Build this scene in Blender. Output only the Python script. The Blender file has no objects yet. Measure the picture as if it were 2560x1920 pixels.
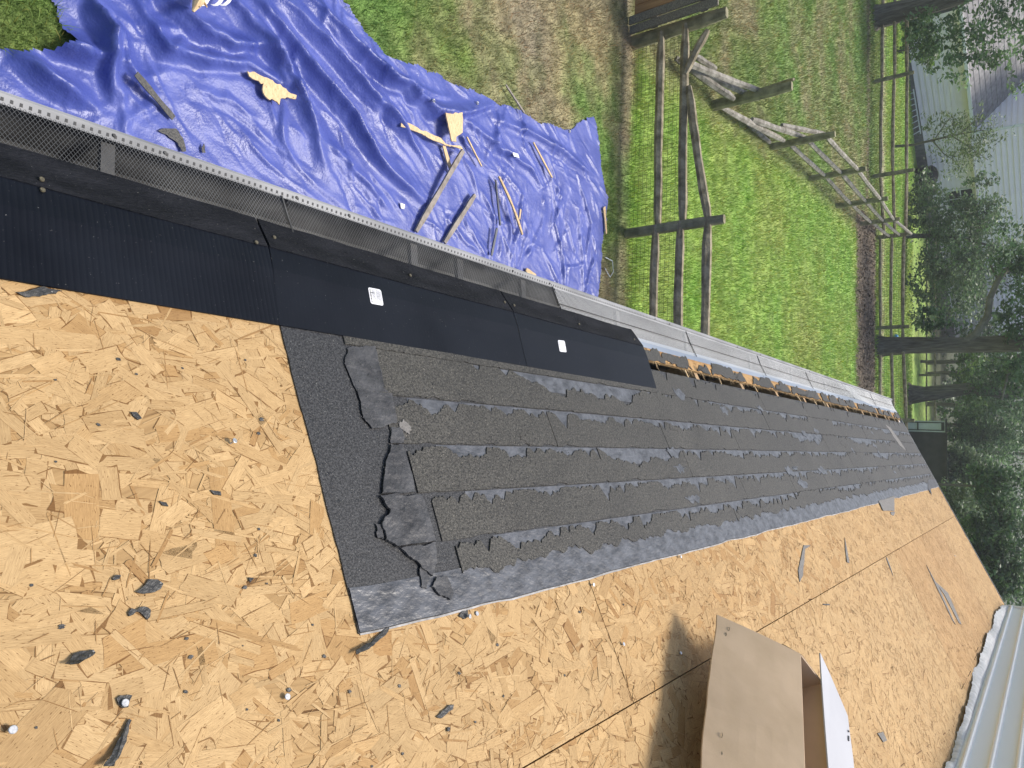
import bpy, math, random
import numpy as np
from mathutils import Matrix, Vector

rnd = random.Random(11)
rng = np.random.default_rng(11)
scene = bpy.context.scene
C = scene.collection

# ------------------------------------------------------------------ camera, sky, sun, exposure
F, PITCH, ROLL, YAW, SL = 1795.97, 0.648911, -0.010726, -0.086162, 0.469374   # focal in px of a 2560 px wide picture
CAMZ = 4.3                        # eye height above the lawn at the house
ROOF_H = 1.065                    # eye height square to the roof plane
cy, sy, cp, sp = math.cos(YAW), math.sin(YAW), math.cos(PITCH), math.sin(PITCH)
fwd = np.array([sy*cp, cy*cp, -sp]); rgt = np.array([cy, -sy, 0.0]); upv = np.cross(rgt, fwd)
cr, sr = math.cos(ROLL), math.sin(ROLL)
rgt, upv = cr*rgt + sr*upv, -sr*rgt + cr*upv
EYE = np.array([0, 0, CAMZ])
cam_data = bpy.data.cameras.new('camera')
cam_data.sensor_width = 36.0
cam_data.lens = F/2560*36.0
cam_data.clip_start = 0.05
cam_data.clip_end = 600
cam = bpy.data.objects.new('camera', cam_data); C.objects.link(cam)
# the phone was held sideways: the picture's right is the world's up
cam.matrix_world = Matrix([[upv[i], -rgt[i], -fwd[i], EYE[i]] for i in range(3)] + [[0, 0, 0, 1]])
scene.camera = cam

SUN = np.array([0.03, 0.50, 1.0]); SUN /= np.linalg.norm(SUN)
world = bpy.data.worlds.new('World'); scene.world = world; world.use_nodes = True
wn = world.node_tree
sky = wn.nodes.new('ShaderNodeTexSky'); sky.sky_type = 'NISHITA'; sky.sun_disc = False
sky.sun_elevation = math.asin(SUN[2]); sky.sun_rotation = math.atan2(SUN[0], SUN[1])
sky.air_density = 1.0; sky.dust_density = 3.0; sky.ozone_density = 1.0
bgn = wn.nodes['Background']; bgn.inputs['Strength'].default_value = 0.15
wn.links.new(sky.outputs[0], bgn.inputs[0])
sun_d = bpy.data.lights.new('sun', 'SUN'); sun_d.energy = 3.4; sun_d.angle = math.radians(15); sun_d.color = (1, 0.95, 0.87)
sun_o = bpy.data.objects.new('sun', sun_d); C.objects.link(sun_o)
sun_o.rotation_euler = Vector(SUN).to_track_quat('Z', 'Y').to_euler()
sun_o.location = (0, 0, 30)
vs = scene.view_settings
vs.view_transform = 'Standard'; vs.look = 'None'; vs.gamma = 1.0; vs.exposure = 0.25; vs.use_curve_mapping = False

# ------------------------------------------------------------------ places
RN = np.array([-math.sin(SL), 0, math.cos(SL)])        # roof normal
RU = np.array([math.cos(SL), 0, math.sin(SL)])         # up the slope
def RP(s, t, o=0.0):
    """roof point: s metres along the eave, t up the slope, o above the deck"""
    return EYE + RN*(o-ROOF_H) + RU*t + np.array([0, s, 0])
def ray(px, py):
    d = rgt*(py-960) + upv*(px-1280) + fwd*F
    return d/np.linalg.norm(d)
def onroof(px, py, o=0.0):
    d = ray(px, py); k = -(ROOF_H-o)/(d@RN); q = d*k
    return (q[1], q@RU)
def roofs(pts, ox=0, oy=0, z=1.0):
    return [onroof(ox+a/z, oy+b/z) for a, b in pts]
GY = [-60, 9, 25, 42, 300]; GZ = [0, 0, -0.4, -1.55, -1.7]
def gz(y): return np.interp(y, GY, GZ)
def G(px, py, lift=0.0):
    """where the lawn lies under a picture point"""
    d = ray(px, py); k = CAMZ/-d[2]
    for _ in range(12): k = (CAMZ-gz(d[1]*k)-lift)/-d[2]
    return EYE + d*k
def atY(px, py, y):
    d = ray(px, py); return EYE + d*(y/d[1])
def atX(px, py, x):
    d = ray(px, py); return EYE + d*(x/d[0])
def mpp(p): return float((np.asarray(p)-EYE)@fwd)/F       # metres per picture pixel there

# ------------------------------------------------------------------ materials
def mat(name, c1, c2=None, scale=6, rough=0.7, metal=0.0, bump=0.0, bscale=40, stretch=(1, 1, 1), attr=None,
        spec=0.5, detail=6, ramp=(0.35, 0.65), speck=None, bdist=0.01, trans=0.0, r2=None, coat=0.0, sheen=0.0):
    m = bpy.data.materials.new(name); m.use_nodes = True
    nt = m.node_tree; N = nt.nodes; L = nt.links; b = N['Principled BSDF']
    b.inputs['Roughness'].default_value = rough; b.inputs['Metallic'].default_value = metal
    b.inputs['Specular IOR Level'].default_value = spec
    if coat: b.inputs['Coat Weight'].default_value = coat; b.inputs['Coat Roughness'].default_value = 0.25
    if sheen: b.inputs['Sheen Weight'].default_value = sheen
    tc = N.new('ShaderNodeTexCoord'); mp = N.new('ShaderNodeMapping'); mp.inputs['Scale'].default_value = stretch
    L.new(tc.outputs['Object'], mp.inputs[0])
    nz = N.new('ShaderNodeTexNoise'); nz.inputs['Scale'].default_value = scale; nz.inputs['Detail'].default_value = detail
    L.new(mp.outputs[0], nz.inputs['Vector'])
    rp = N.new('ShaderNodeValToRGB'); rp.color_ramp.elements[0].position = ramp[0]; rp.color_ramp.elements[1].position = ramp[1]
    rp.color_ramp.elements[0].color = (*c1, 1); rp.color_ramp.elements[1].color = (*(c2 or c1), 1)
    L.new(nz.outputs['Fac'], rp.inputs[0]); col = rp.outputs[0]
    if attr:
        at = N.new('ShaderNodeAttribute'); at.attribute_name = attr
        mx = N.new('ShaderNodeMix'); mx.data_type = 'RGBA'; mx.blend_type = 'MULTIPLY'; mx.inputs[0].default_value = 1
        L.new(col, mx.inputs[6]); L.new(at.outputs['Color'], mx.inputs[7]); col = mx.outputs[2]
    if speck:                                   # (scale, threshold, colour)
        vo = N.new('ShaderNodeTexNoise'); vo.inputs['Scale'].default_value = speck[0]; vo.inputs['Detail'].default_value = 2
        L.new(tc.outputs['Object'], vo.inputs['Vector'])
        r3 = N.new('ShaderNodeValToRGB'); r3.color_ramp.elements[0].position = speck[1]; r3.color_ramp.elements[1].position = speck[1]+0.06
        L.new(vo.outputs['Fac'], r3.inputs[0])
        mx = N.new('ShaderNodeMix'); mx.data_type = 'RGBA'; L.new(r3.outputs[0], mx.inputs[0])
        L.new(col, mx.inputs[6]); mx.inputs[7].default_value = (*speck[2], 1); col = mx.outputs[2]
    L.new(col, b.inputs['Base Color'])
    if r2 is not None:
        mr = N.new('ShaderNodeMapRange'); mr.inputs[3].default_value = rough; mr.inputs[4].default_value = r2
        mr.inputs[1].default_value = 0.35; mr.inputs[2].default_value = 0.65
        L.new(nz.outputs['Fac'], mr.inputs[0]); L.new(mr.outputs[0], b.inputs['Roughness'])
    if bump:
        n2 = N.new('ShaderNodeTexNoise'); n2.inputs['Scale'].default_value = bscale; n2.inputs['Detail'].default_value = 4
        L.new(mp.outputs[0], n2.inputs['Vector'])
        bp = N.new('ShaderNodeBump'); bp.inputs['Strength'].default_value = bump; bp.inputs['Distance'].default_value = bdist
        L.new(n2.outputs['Fac'], bp.inputs['Height']); L.new(bp.outputs[0], b.inputs['Normal'])
    if trans:
        tr = N.new('ShaderNodeBsdfTranslucent'); L.new(col, tr.inputs[0])
        ms = N.new('ShaderNodeMixShader'); ms.inputs[0].default_value = trans
        L.new(b.outputs[0], ms.inputs[1]); L.new(tr.outputs[0], ms.inputs[2])
        L.new(ms.outputs[0], N['Material Output'].inputs[0])
    return m

def osb_material():
    m = bpy.data.materials.new('osb_strands'); m.use_nodes = True
    nt = m.node_tree; N = nt.nodes; L = nt.links; b = N['Principled BSDF']
    b.inputs['Roughness'].default_value = 0.72; b.inputs['Specular IOR Level'].default_value = 0.25
    at = N.new('ShaderNodeAttribute'); at.attribute_name = 'col'
    uv = N.new('ShaderNodeUVMap'); uv.uv_map = 'UVMap'
    def noise(scale, stretch, detail=4, rough=0.6):
        mp = N.new('ShaderNodeMapping'); mp.inputs['Scale'].default_value = stretch; L.new(uv.outputs[0], mp.inputs[0])
        n = N.new('ShaderNodeTexNoise'); n.inputs['Scale'].default_value = scale; n.inputs['Detail'].default_value = detail
        n.inputs['Roughness'].default_value = rough
        L.new(mp.outputs[0], n.inputs['Vector']); return n.outputs['Fac']
    def ramp(x, p0, c0, p1, c1):
        r = N.new('ShaderNodeValToRGB'); e = r.color_ramp.elements
        e[0].position = p0; e[0].color = (*c0, 1); e[1].position = p1; e[1].color = (*c1, 1); L.new(x, r.inputs[0]); return r.outputs[0]
    def mul(a, c):
        mx = N.new('ShaderNodeMix'); mx.data_type = 'RGBA'; mx.blend_type = 'MULTIPLY'; mx.inputs[0].default_value = 1
        L.new(a, mx.inputs[6]); L.new(c, mx.inputs[7]); return mx.outputs[2]
    grain = noise(60, (1, 14, 1))                      # fibres along the strand
    col = mul(at.outputs['Color'], ramp(grain, 0.28, (0.70, 0.655, 0.61), 0.68, (1.10, 1.09, 1.07)))
    broad = noise(14, (1, 3, 1))
    col = mul(col, ramp(broad, 0.3, (0.90, 0.875, 0.845), 0.7, (1.05, 1.05, 1.05)))
    fleck = noise(130, (1, 4.5, 1), 1.5, 0.5)             # short dark pits left by the press
    col = mul(col, ramp(fleck, 0.295, (0.36, 0.28, 0.2), 0.345, (1, 1, 1)))
    wv = N.new('ShaderNodeTexCoord'); nb = N.new('ShaderNodeTexNoise'); nb.inputs['Scale'].default_value = 1.6
    L.new(wv.outputs['Object'], nb.inputs['Vector'])
    col = mul(col, ramp(nb.outputs['Fac'], 0.3, (0.93, 0.92, 0.9), 0.7, (1.04, 1.03, 1.0)))
    L.new(col, b.inputs['Base Color'])
    bp = N.new('ShaderNodeBump'); bp.inputs['Strength'].default_value = 0.25; bp.inputs['Distance'].default_value = 0.001
    L.new(grain, bp.inputs['Height']); L.new(bp.outputs[0], b.inputs['Normal'])
    return m

MAT = dict(
    osb=osb_material(),
    osb_edge=mat('osb_edge', (0.40, 0.24, 0.10), (0.55, 0.36, 0.17), 90, 0.85, bump=0.4, bscale=200),
    chip=mat('broken_osb', (0.60, 0.42, 0.22), (0.74, 0.56, 0.32), 40, 0.8, stretch=(1, 3, 1), speck=(60, 0.68, (0.12, 0.09, 0.07))),
    granule=mat('granular_membrane', (0.014, 0.014, 0.015), (0.050, 0.050, 0.051), 230, 0.55, bump=0.7, bscale=230, bdist=0.002, detail=3, speck=(340, 0.67, (0.2, 0.2, 0.19)), ramp=(0.4, 0.62)),
    shingle=mat('torn_shingle', (0.017, 0.016, 0.0135), (0.074, 0.070, 0.061), 170, 0.6, bump=0.9, bscale=210, bdist=0.003, detail=4, attr='col', speck=(260, 0.66, (0.20, 0.185, 0.15))),
    smooth_tar=mat('smooth_membrane', (0.040, 0.042, 0.047), (0.112, 0.116, 0.126), 22, 0.45, spec=0.7, bump=0.55, bscale=55, bdist=0.006, stretch=(1.6, 1, 1.6), r2=0.38),
    flap=mat('torn_flap', (0.030, 0.030, 0.032), (0.070, 0.070, 0.073), 18, 0.55, bump=0.9, bscale=34, bdist=0.01, speck=(500, 0.7, (0.2, 0.2, 0.2))),
    scrap=mat('tar_scrap', (0.030, 0.030, 0.030), (0.075, 0.072, 0.066), 60, 0.5, bump=0.5, bscale=120, speck=(160, 0.7, (0.3, 0.29, 0.27))),
    grey_scrap=mat('grey_scrap', (0.16, 0.15, 0.14), (0.21, 0.20, 0.185), 60, 0.8, bump=0.3, bscale=150),
    film=mat('release_film', (0.26, 0.25, 0.235), (0.5, 0.48, 0.455), 40, 0.5),
    plastic=mat('black_plastic', (0.003, 0.004, 0.007), (0.006, 0.008, 0.013), 5, 0.42, spec=0.17, bump=0.03, bscale=60, speck=(330, 0.745, (0.4, 0.4, 0.38)), r2=0.50),
    fabric=mat('black_filter_fabric', (0.004, 0.005, 0.008), (0.015, 0.016, 0.021), 22, 0.8, spec=0.2, bump=0.6, bscale=240, speck=(300, 0.735, (0.35, 0.34, 0.3)), stretch=(1, 0.35, 1)),
    galv=mat('galvanised_nail', (0.42, 0.43, 0.44), (0.6, 0.61, 0.62), 300, 0.42, metal=0.7),
    rust=mat('dull_nail', (0.10, 0.085, 0.06), (0.22, 0.19, 0.12), 300, 0.5, metal=0.5),
    alu=mat('gutter_lip_metal', (0.17, 0.175, 0.18), (0.30, 0.305, 0.31), 16, 0.6, metal=0.0, stretch=(1, 0.2, 1)),
    screen=mat('gutter_screen_wire', (0.10, 0.10, 0.098), (0.20, 0.20, 0.195), 8, 0.6, metal=0.1), screen_pale=mat('pale_gutter_screen', (0.58, 0.575, 0.55), (0.78, 0.775, 0.75), 6, 0.6, metal=0.0, stretch=(1, 0.3, 1)),
    trough=mat('gutter_trough_metal', (0.018, 0.018, 0.018), (0.10, 0.10, 0.098), 9, 0.75, metal=0.0, stretch=(1, 0.4, 1)),
    flash=mat('grey_drip_flashing', (0.30, 0.34, 0.40), (0.46, 0.50, 0.56), 4, 0.35, metal=0.55, stretch=(1, 0.3, 1)),
    hole=mat('dark_metal', (0.06, 0.06, 0.06), None, 5, 0.8),
    vinyl=mat('white_vinyl_siding', (0.83, 0.83, 0.82), (0.87, 0.87, 0.86), 3, 0.42, bump=0.05, bscale=30, stretch=(1, 0.1, 1)),
    wrap=mat('torn_house_wrap', (0.55, 0.55, 0.54), (0.74, 0.73, 0.72), 30, 0.6, bump=0.5, bscale=40),
    card=mat('brown_cardboard', (0.48, 0.35, 0.225), (0.55, 0.405, 0.27), 9, 0.85, bump=0.12, bscale=18, stretch=(1, 1, 1)),
    cardedge=mat('cardboard_edge', (0.45, 0.33, 0.21), (0.30, 0.20, 0.12), 400, 0.9),
    cardwhite=mat('white_carton_face', (0.43, 0.43, 0.45), (0.48, 0.48, 0.50), 4, 0.5),
    ink=mat('black_print', (0.04, 0.04, 0.045), None, 5, 0.7),
    label=mat('white_sticker', (0.8, 0.8, 0.82), None, 5, 0.5),
    tarp=mat('blue_poly_tarp', (0.050, 0.072, 0.30), (0.082, 0.110, 0.385), 3.5, 0.36, bump=0.3, bscale=60, bdist=0.012, r2=0.5, spec=0.6, stretch=(1, 1, 1)),
    brass=mat('grommet_metal', (0.6, 0.58, 0.5), None, 5, 0.4, metal=0.8),
    wood_old=mat('weathered_wood', (0.13, 0.115, 0.085), (0.27, 0.245, 0.19), 14, 0.9, bump=0.5, bscale=40, stretch=(5, 5, 5), detail=8),
    rail=mat('weathered_split_rail', (0.15, 0.125, 0.075), (0.36, 0.31, 0.21), 9, 0.9, bump=0.7, bscale=22, bdist=0.02, detail=9),
    rail_pale=mat('bleached_split_rail', (0.15, 0.135, 0.105), (0.36, 0.335, 0.285), 9, 0.9, bump=0.8, bscale=22, bdist=0.02, detail=9),
    post=mat('green_stained_post', (0.15, 0.138, 0.078), (0.32, 0.295, 0.18), 8, 0.9, bump=0.5, bscale=25, bdist=0.02, detail=8),
    plank=mat('orange_brown_plank', (0.30, 0.165, 0.07), (0.42, 0.25, 0.11), 5, 0.8, bump=0.3, bscale=30, stretch=(6, 6, 0.6), detail=8),
    stick=mat('fresh_wood_stick', (0.50, 0.35, 0.18), (0.66, 0.49, 0.28), 20, 0.8, stretch=(4, 1, 1)),
    greystick=mat('grey_board', (0.20, 0.175, 0.15), (0.34, 0.30, 0.26), 20, 0.85, bump=0.4, bscale=60),
    darkstrip=mat('dark_vinyl_strip', (0.045, 0.055, 0.075), (0.085, 0.095, 0.12), 10, 0.4),
    white=mat('white_paint', (0.72, 0.73, 0.74), None, 5, 0.5),
    wire=mat('fence_wire', (0.07, 0.08, 0.06), None, 5, 0.6, metal=0.3),
    ground=mat('lawn_soil', (0.62, 0.62, 0.62), (1.25, 1.25, 1.25), 5, 0.95, bump=0.6, bscale=30, bdist=0.05, attr='col', detail=8),
    blade=mat('grass_blades', (0.85, 0.85, 0.85), (1.12, 1.12, 1.12), 3, 0.6, attr='col', trans=0.3),
    litter=mat('dead_leaves', (0.85, 0.85, 0.85), (1.1, 1.1, 1.1), 6, 0.85, attr='col'),
    bark=mat('bark', (0.095, 0.083, 0.064), (0.20, 0.18, 0.145), 7, 0.95, bump=1.0, bscale=12, bdist=0.05, stretch=(2.5, 2.5, 0.35), detail=8),
    bark_pale=mat('pale_bark', (0.14, 0.13, 0.11), (0.24, 0.225, 0.195), 7, 0.95, bump=0.7, bscale=14, bdist=0.03, detail=8),
    leaf=mat('leaves', (0.75, 0.75, 0.75), (1.2, 1.2, 1.2), 1.4, 0.45, attr='col', trans=0.42),
    lap=mat('pale_blue_siding', (0.86, 0.79, 0.83), (0.90, 0.83, 0.87), 2, 0.5),
    roofing=mat('grey_shingles', (0.20, 0.19, 0.185), (0.33, 0.315, 0.305), 5, 0.9, bump=0.3, bscale=40, detail=8),
    block=mat('foundation_block', (0.16, 0.15, 0.14), (0.24, 0.23, 0.21), 6, 0.9),
    glass=mat('dark_window_glass', (0.02, 0.03, 0.03), None, 5, 0.08),
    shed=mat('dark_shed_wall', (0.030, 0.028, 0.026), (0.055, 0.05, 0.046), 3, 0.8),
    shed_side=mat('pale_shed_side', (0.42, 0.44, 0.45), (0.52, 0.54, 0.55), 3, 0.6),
    black=mat('black_cover', (0.02, 0.02, 0.022), None, 5, 0.5),
    ball=mat('blue_ball', (0.05, 0.25, 0.55), None, 5, 0.4),
    clear=mat('clear_plastic_film', (0.75, 0.78, 0.78), None, 5, 0.25),
    attic_dark=mat('dark_attic', (0.03, 0.026, 0.022), (0.06, 0.05, 0.04), 5, 0.95),  # near-black: darkness inside the slot put into the colour
    wood_new=mat('framing_lumber', (0.36, 0.24, 0.13), (0.50, 0.35, 0.2), 14, 0.85, stretch=(4, 1, 4)),
)

# ------------------------------------------------------------------ building blocks
def thing(name, label, cat, loc=(0, 0, 0), group=None):
    o = bpy.data.objects.new(name, None); o.empty_display_size = 0.1; o.location = [float(v) for v in loc]; C.objects.link(o)
    o['label'] = label; o['category'] = cat
    if group: o['group'] = group
    return o
def root_loc(p):
    while p.parent: p = p.parent
    return np.array(p.location)
def mk(name, V, Fc, m, parent=None, col=None, uv=None, smooth=False, kind=None, label=None, loc=None):
    V = np.asarray(V, dtype=np.float64).reshape(-1, 3)
    off = root_loc(parent) if parent else (np.asarray(loc, float) if loc is not None else np.zeros(3))
    V = V - off
    me = bpy.data.meshes.new(name)
    if isinstance(Fc, np.ndarray) and Fc.ndim == 2:
        n, k = Fc.shape
        me.vertices.add(len(V)); me.vertices.foreach_set('co', V.astype(np.float32).ravel())
        me.loops.add(n*k); me.loops.foreach_set('vertex_index', Fc.astype(np.int32).ravel())
        me.polygons.add(n); me.polygons.foreach_set('loop_start', np.arange(0, n*k, k, dtype=np.int32))
        me.update(calc_edges=True); me.validate()
    else:
        me.from_pydata([tuple(v) for v in V], [], [tuple(int(i) for i in q) for q in Fc]); me.update()
    if col is not None:
        a = me.color_attributes.new('col', 'FLOAT_COLOR', 'POINT')
        cc = np.ones((len(V), 4), np.float32); cc[:, :3] = col; a.data.foreach_set('color', cc.ravel())
    if uv is not None:
        u = me.uv_layers.new(name='UVMap')
        li = np.empty(len(me.loops), np.int32); me.loops.foreach_get('vertex_index', li)
        u.data.foreach_set('uv', np.asarray(uv, np.float32)[li].ravel())
    ms = m if isinstance(m, (list, tuple)) else [m]
    for q in ms: me.materials.append(MAT[q] if isinstance(q, str) else q)
    if smooth: me.polygons.foreach_set('use_smooth', [True]*len(me.polygons))
    o = bpy.data.objects.new(name, me); C.objects.link(o)
    if parent: o.parent = parent
    else: o.location = [float(v) for v in off]
    if kind: o['kind'] = kind
    if label: o['label'] = label
    return o
def tag(o, label, cat, group=None):
    o['label'] = label; o['category'] = cat
    if group: o['group'] = group
    return o
class MB:
    def __init__(s): s.v = []; s.f = []
    def add(s, V, Fc):
        b = len(s.v); s.v += [np.asarray(q, float) for q in V]; s.f += [[b+i for i in q] for q in Fc]; return s
    def prism(s, lo, hi):
        n = len(lo); return s.add(list(lo)+list(hi), [list(range(n))[::-1], list(range(n, 2*n))] + [[i, (i+1) % n, n+(i+1) % n, n+i] for i in range(n)])
    def slab(s, st, o0, o1):                     # outline on the roof, between two heights above the deck
        f1 = o1 if callable(o1) else (lambda a, b: o1)
        return s.prism([RP(a, b, o0) for a, b in st], [RP(a, b, f1(a, b)) for a, b in st])
    def flat(s, xy, z0, z1): return s.prism([(a, b, z0) for a, b in xy], [(a, b, z1) for a, b in xy])
    def beam(s, p, q, w, h, upn=(0, 0, 1), jit=0):
        p = np.asarray(p, float); q = np.asarray(q, float); d = (q-p)/np.linalg.norm(q-p)
        a = np.cross(d, upn); a /= np.linalg.norm(a); b = np.cross(a, d)
        def ring(c, k=1.0): return [c + a*(x*w/2*k*(1+jit*rnd.uniform(-1, 1))) + b*(y*h/2*k*(1+jit*rnd.uniform(-1, 1))) for x, y in ((-1, -1), (1, -1), (1, 1), (-1, 1))]
        return s.prism(ring(p)[::-1], ring(q)[::-1])
    def tube(s, pts, rad, n=8, jit=0, cap=True):
        pts = [np.asarray(p, float) for p in pts]; rad = rad if hasattr(rad, '__len__') else [rad]*len(pts)
        b = len(s.v); prev = None
        for i, p in enumerate(pts):
            d = pts[min(i+1, len(pts)-1)]-pts[max(i-1, 0)]; d /= np.linalg.norm(d)
            if prev is None:
                a = np.cross(d, (0, 0, 1)); a = a if np.linalg.norm(a) > 1e-3 else np.array([1., 0, 0])
            else: a = prev - d*(prev@d)
            a /= np.linalg.norm(a); prev = a; c = np.cross(d, a)
            for k in range(n):
                th = 2*math.pi*k/n; r = rad[i]*(1+jit*rnd.uniform(-1, 1))
                s.v.append(p + a*(r*math.cos(th)) + c*(r*math.sin(th)))
        for i in range(len(pts)-1):
            for k in range(n):
                s.f.append([b+i*n+k, b+i*n+(k+1) % n, b+(i+1)*n+(k+1) % n, b+(i+1)*n+k])
        if cap:
            s.f.append([b+k for k in range(n)][::-1]); s.f.append([b+(len(pts)-1)*n+k for k in range(n)])
        return s
    def build(s, name, m, parent=None, **k):
        if m == 'shingle': P = np.array(s.v); g_ = .62+.75*fbm(P[:, 1]*1.0+30, P[:, 0]*1.0+30, 5.5, 81); k['col'] = np.stack([g_, g_*.985, g_*.955], -1)
        return mk(name, s.v, s.f, m, parent, **k)

def wob(n, amp, seed=0, oct=3):
    """1-D ragged noise of n samples"""
    r = np.random.default_rng(seed); y = np.zeros(n); k = max(3, n//10)
    for o in range(oct):
        x = np.linspace(0, k, n); y += np.interp(x, np.arange(k+1), r.uniform(-1, 1, k+1))*amp/(1.7**o); k = min(n, int(k*2.3))
    return y
def rag(poly, amp, step=0.012, seed=1, closed=True):
    """outline with torn edges"""
    r = np.random.default_rng(seed); P = [np.asarray(p, float) for p in poly]; out = []; n = len(P)
    for i in range(n if closed else n-1):
        a, b = P[i], P[(i+1) % n]; k = max(1, int(np.linalg.norm(b-a)/step)); nn = np.array([-(b-a)[1], (b-a)[0]]); nn /= max(1e-9, np.linalg.norm(nn))
        w = wob(k+1, amp, int(r.integers(1e6))); w[0] = 0
        for j in range(k): out.append(a+(b-a)*j/k + nn*w[j])
    return [tuple(q) for q in out]
def nail(s, t, parent, lift=0.006, r=0.0048, m='galv', tilt=(0, 0), name='nail'):
    b = MB(); p = RP(s, t, -0.004); q = RP(s+tilt[0], t+tilt[1], lift); d = (q-p)/np.linalg.norm(q-p)
    b.tube([p, q], 0.0017, 6); b.tube([q-d*0.0012, q, q+d*0.0006], [r*0.9, r, r*0.85], 12)
    return b.build(name, m, parent)

# ================================================================== GROUND
def vnoise(x, y, sc, seed=0):
    r = np.random.default_rng(seed); g = r.uniform(0, 1, (64, 64))
    fx = (x*sc) % 64; fy = (y*sc) % 64; i = fx.astype(int) % 64; j = fy.astype(int) % 64; a = fx-np.floor(fx); b = fy-np.floor(fy)
    a = a*a*(3-2*a); b = b*b*(3-2*b)
    return (g[i, j]*(1-a)*(1-b)+g[(i+1) % 64, j]*a*(1-b)+g[i, (j+1) % 64]*(1-a)*b+g[(i+1) % 64, (j+1) % 64]*a*b)
def fbm(x, y, sc, seed=0):
    return 0.5*vnoise(x, y, sc, seed)+0.3*vnoise(x, y, sc*2.3, seed+1)+0.2*vnoise(x, y, sc*5.1, seed+2)
SIDE = np.array([[-5.05, 7.9], [-5.3, 10.6], [-5.75, 13.7], [-6.1, 16.7], [-6.3, 19.6], [-6.6, 22.8], [-6.9, 25.6]])
def side_x(y): return np.interp(y, SIDE[:, 1], SIDE[:, 0])
def zone(x, y):
    """lawn colour (albedo) and how bare the ground is"""
    n1 = fbm(x, y, 0.9, 3); n2 = fbm(x, y, 0.35, 8); n3 = fbm(x, y, 2.4, 5)
    green = np.stack([0.12+0.07*n1, 0.195+0.07*n2, 0.040+0.02*n3], -1)
    lush = np.stack([0.185+0.09*n1, 0.335+0.06*n2, 0.050+0.015*n3], -1)
    dry = np.stack([0.25+0.07*n3, 0.215+0.06*n3, 0.12+0.04*n1], -1)
    soil = np.stack([0.16+0.07*n3, 0.125+0.05*n3, 0.085+0.04*n3], -1)
    mul = np.stack([0.10+0.06*n3, 0.078+0.045*n3, 0.052+0.03*n3], -1)
    sx = side_x(y)
    inside = (y > 7.9) & (x > sx)
    c = np.where((inside | (y > 27))[..., None], lush, green)
    # worn, dry turf in front of the near fence and along the far side of the broken fence
    d = np.clip((n1*1.2+n3*0.9-0.93 + 0.42*np.exp(-((x+4.9)/1.3)**2-((y-6.7)/1.1)**2) + 0.12*(y < 7.9)-.25*(y < 2.2))*1.9, 0, 1)*(y < 8.0)
    d = np.maximum(d, np.clip((n1+n3*0.6-0.62)*1.6, 0, 0.75)*((y >= 8) & (x < sx+0.3) & (y < 24)))
    d = np.maximum(d, np.clip(1-np.abs(x-sx)/0.5, 0, 1)*0.55*((y > 8.5) & (y < 24)))
    d = np.maximum(d, 0.25*n1)
    c = c*(1-d[..., None])+dry*d[..., None]
    b = np.clip(1-np.abs(y-7.72-0.12*(n1-0.5))/0.2, 0, 1)*(0.3+n3)*0.75
    b = np.clip(b, 0, 1)
    c = c*(1-b[..., None])+soil*b[..., None]
    mm = np.clip((y-22.3-0.9*(n1-.5)-0.12*(x+3))/0.5, 0, 1)*np.clip((26.0-y)/0.5, 0, 1)*(x > sx-0.8+0.5*n1)
    mm = np.maximum(mm, 0.75*np.clip(1-np.abs(y-24.0)/0.5, 0, 1)*(x <= sx-0.8))
    c = c*(1-mm[..., None])+mul*mm[..., None]
    be = np.clip(1-np.abs(y-27.7-0.7*(n1-.5))/0.75, 0, 1)*np.clip((n3+n2)*1.3-0.35, 0, 1)*(y > 26)
    tan = np.stack([0.34+0*n1, 0.28+0*n1, 0.21+0*n1], -1)
    c = c*(1-be[..., None])+tan*be[..., None]
    dk = np.clip((y-46)/3, 0, 1)
    c = c*(1-dk[..., None])+np.array([0.05, 0.06, 0.025])*dk[..., None]
    return c, np.clip(b*0.8+mm+be, 0, 1)
gx = np.concatenate([np.linspace(-160, -24, 12), np.linspace(-22, 6, 150), np.linspace(10, 140, 12)])
gy = np.concatenate([np.linspace(-60, -1, 6), np.linspace(0, 12, 120), np.linspace(12.2, 30, 110), np.linspace(30.5, 52, 44), np.linspace(58, 300, 10)])
GXX, GYY = np.meshgrid(gx, gy)
gcol, _ = zone(GXX, GYY)
gzz = gz(GYY) + 0.03*(fbm(GXX, GYY, 0.8, 2)-0.5)
nx_, ny_ = len(gx), len(gy)
idx = np.arange(nx_*ny_).reshape(ny_, nx_)
gf = np.stack([idx[:-1, :-1], idx[:-1, 1:], idx[1:, 1:], idx[1:, :-1]], -1).reshape(-1, 4)
mk('ground', np.stack([GXX, GYY, gzz], -1), gf, 'ground', col=gcol.reshape(-1, 3), smooth=True, kind='structure')

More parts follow.
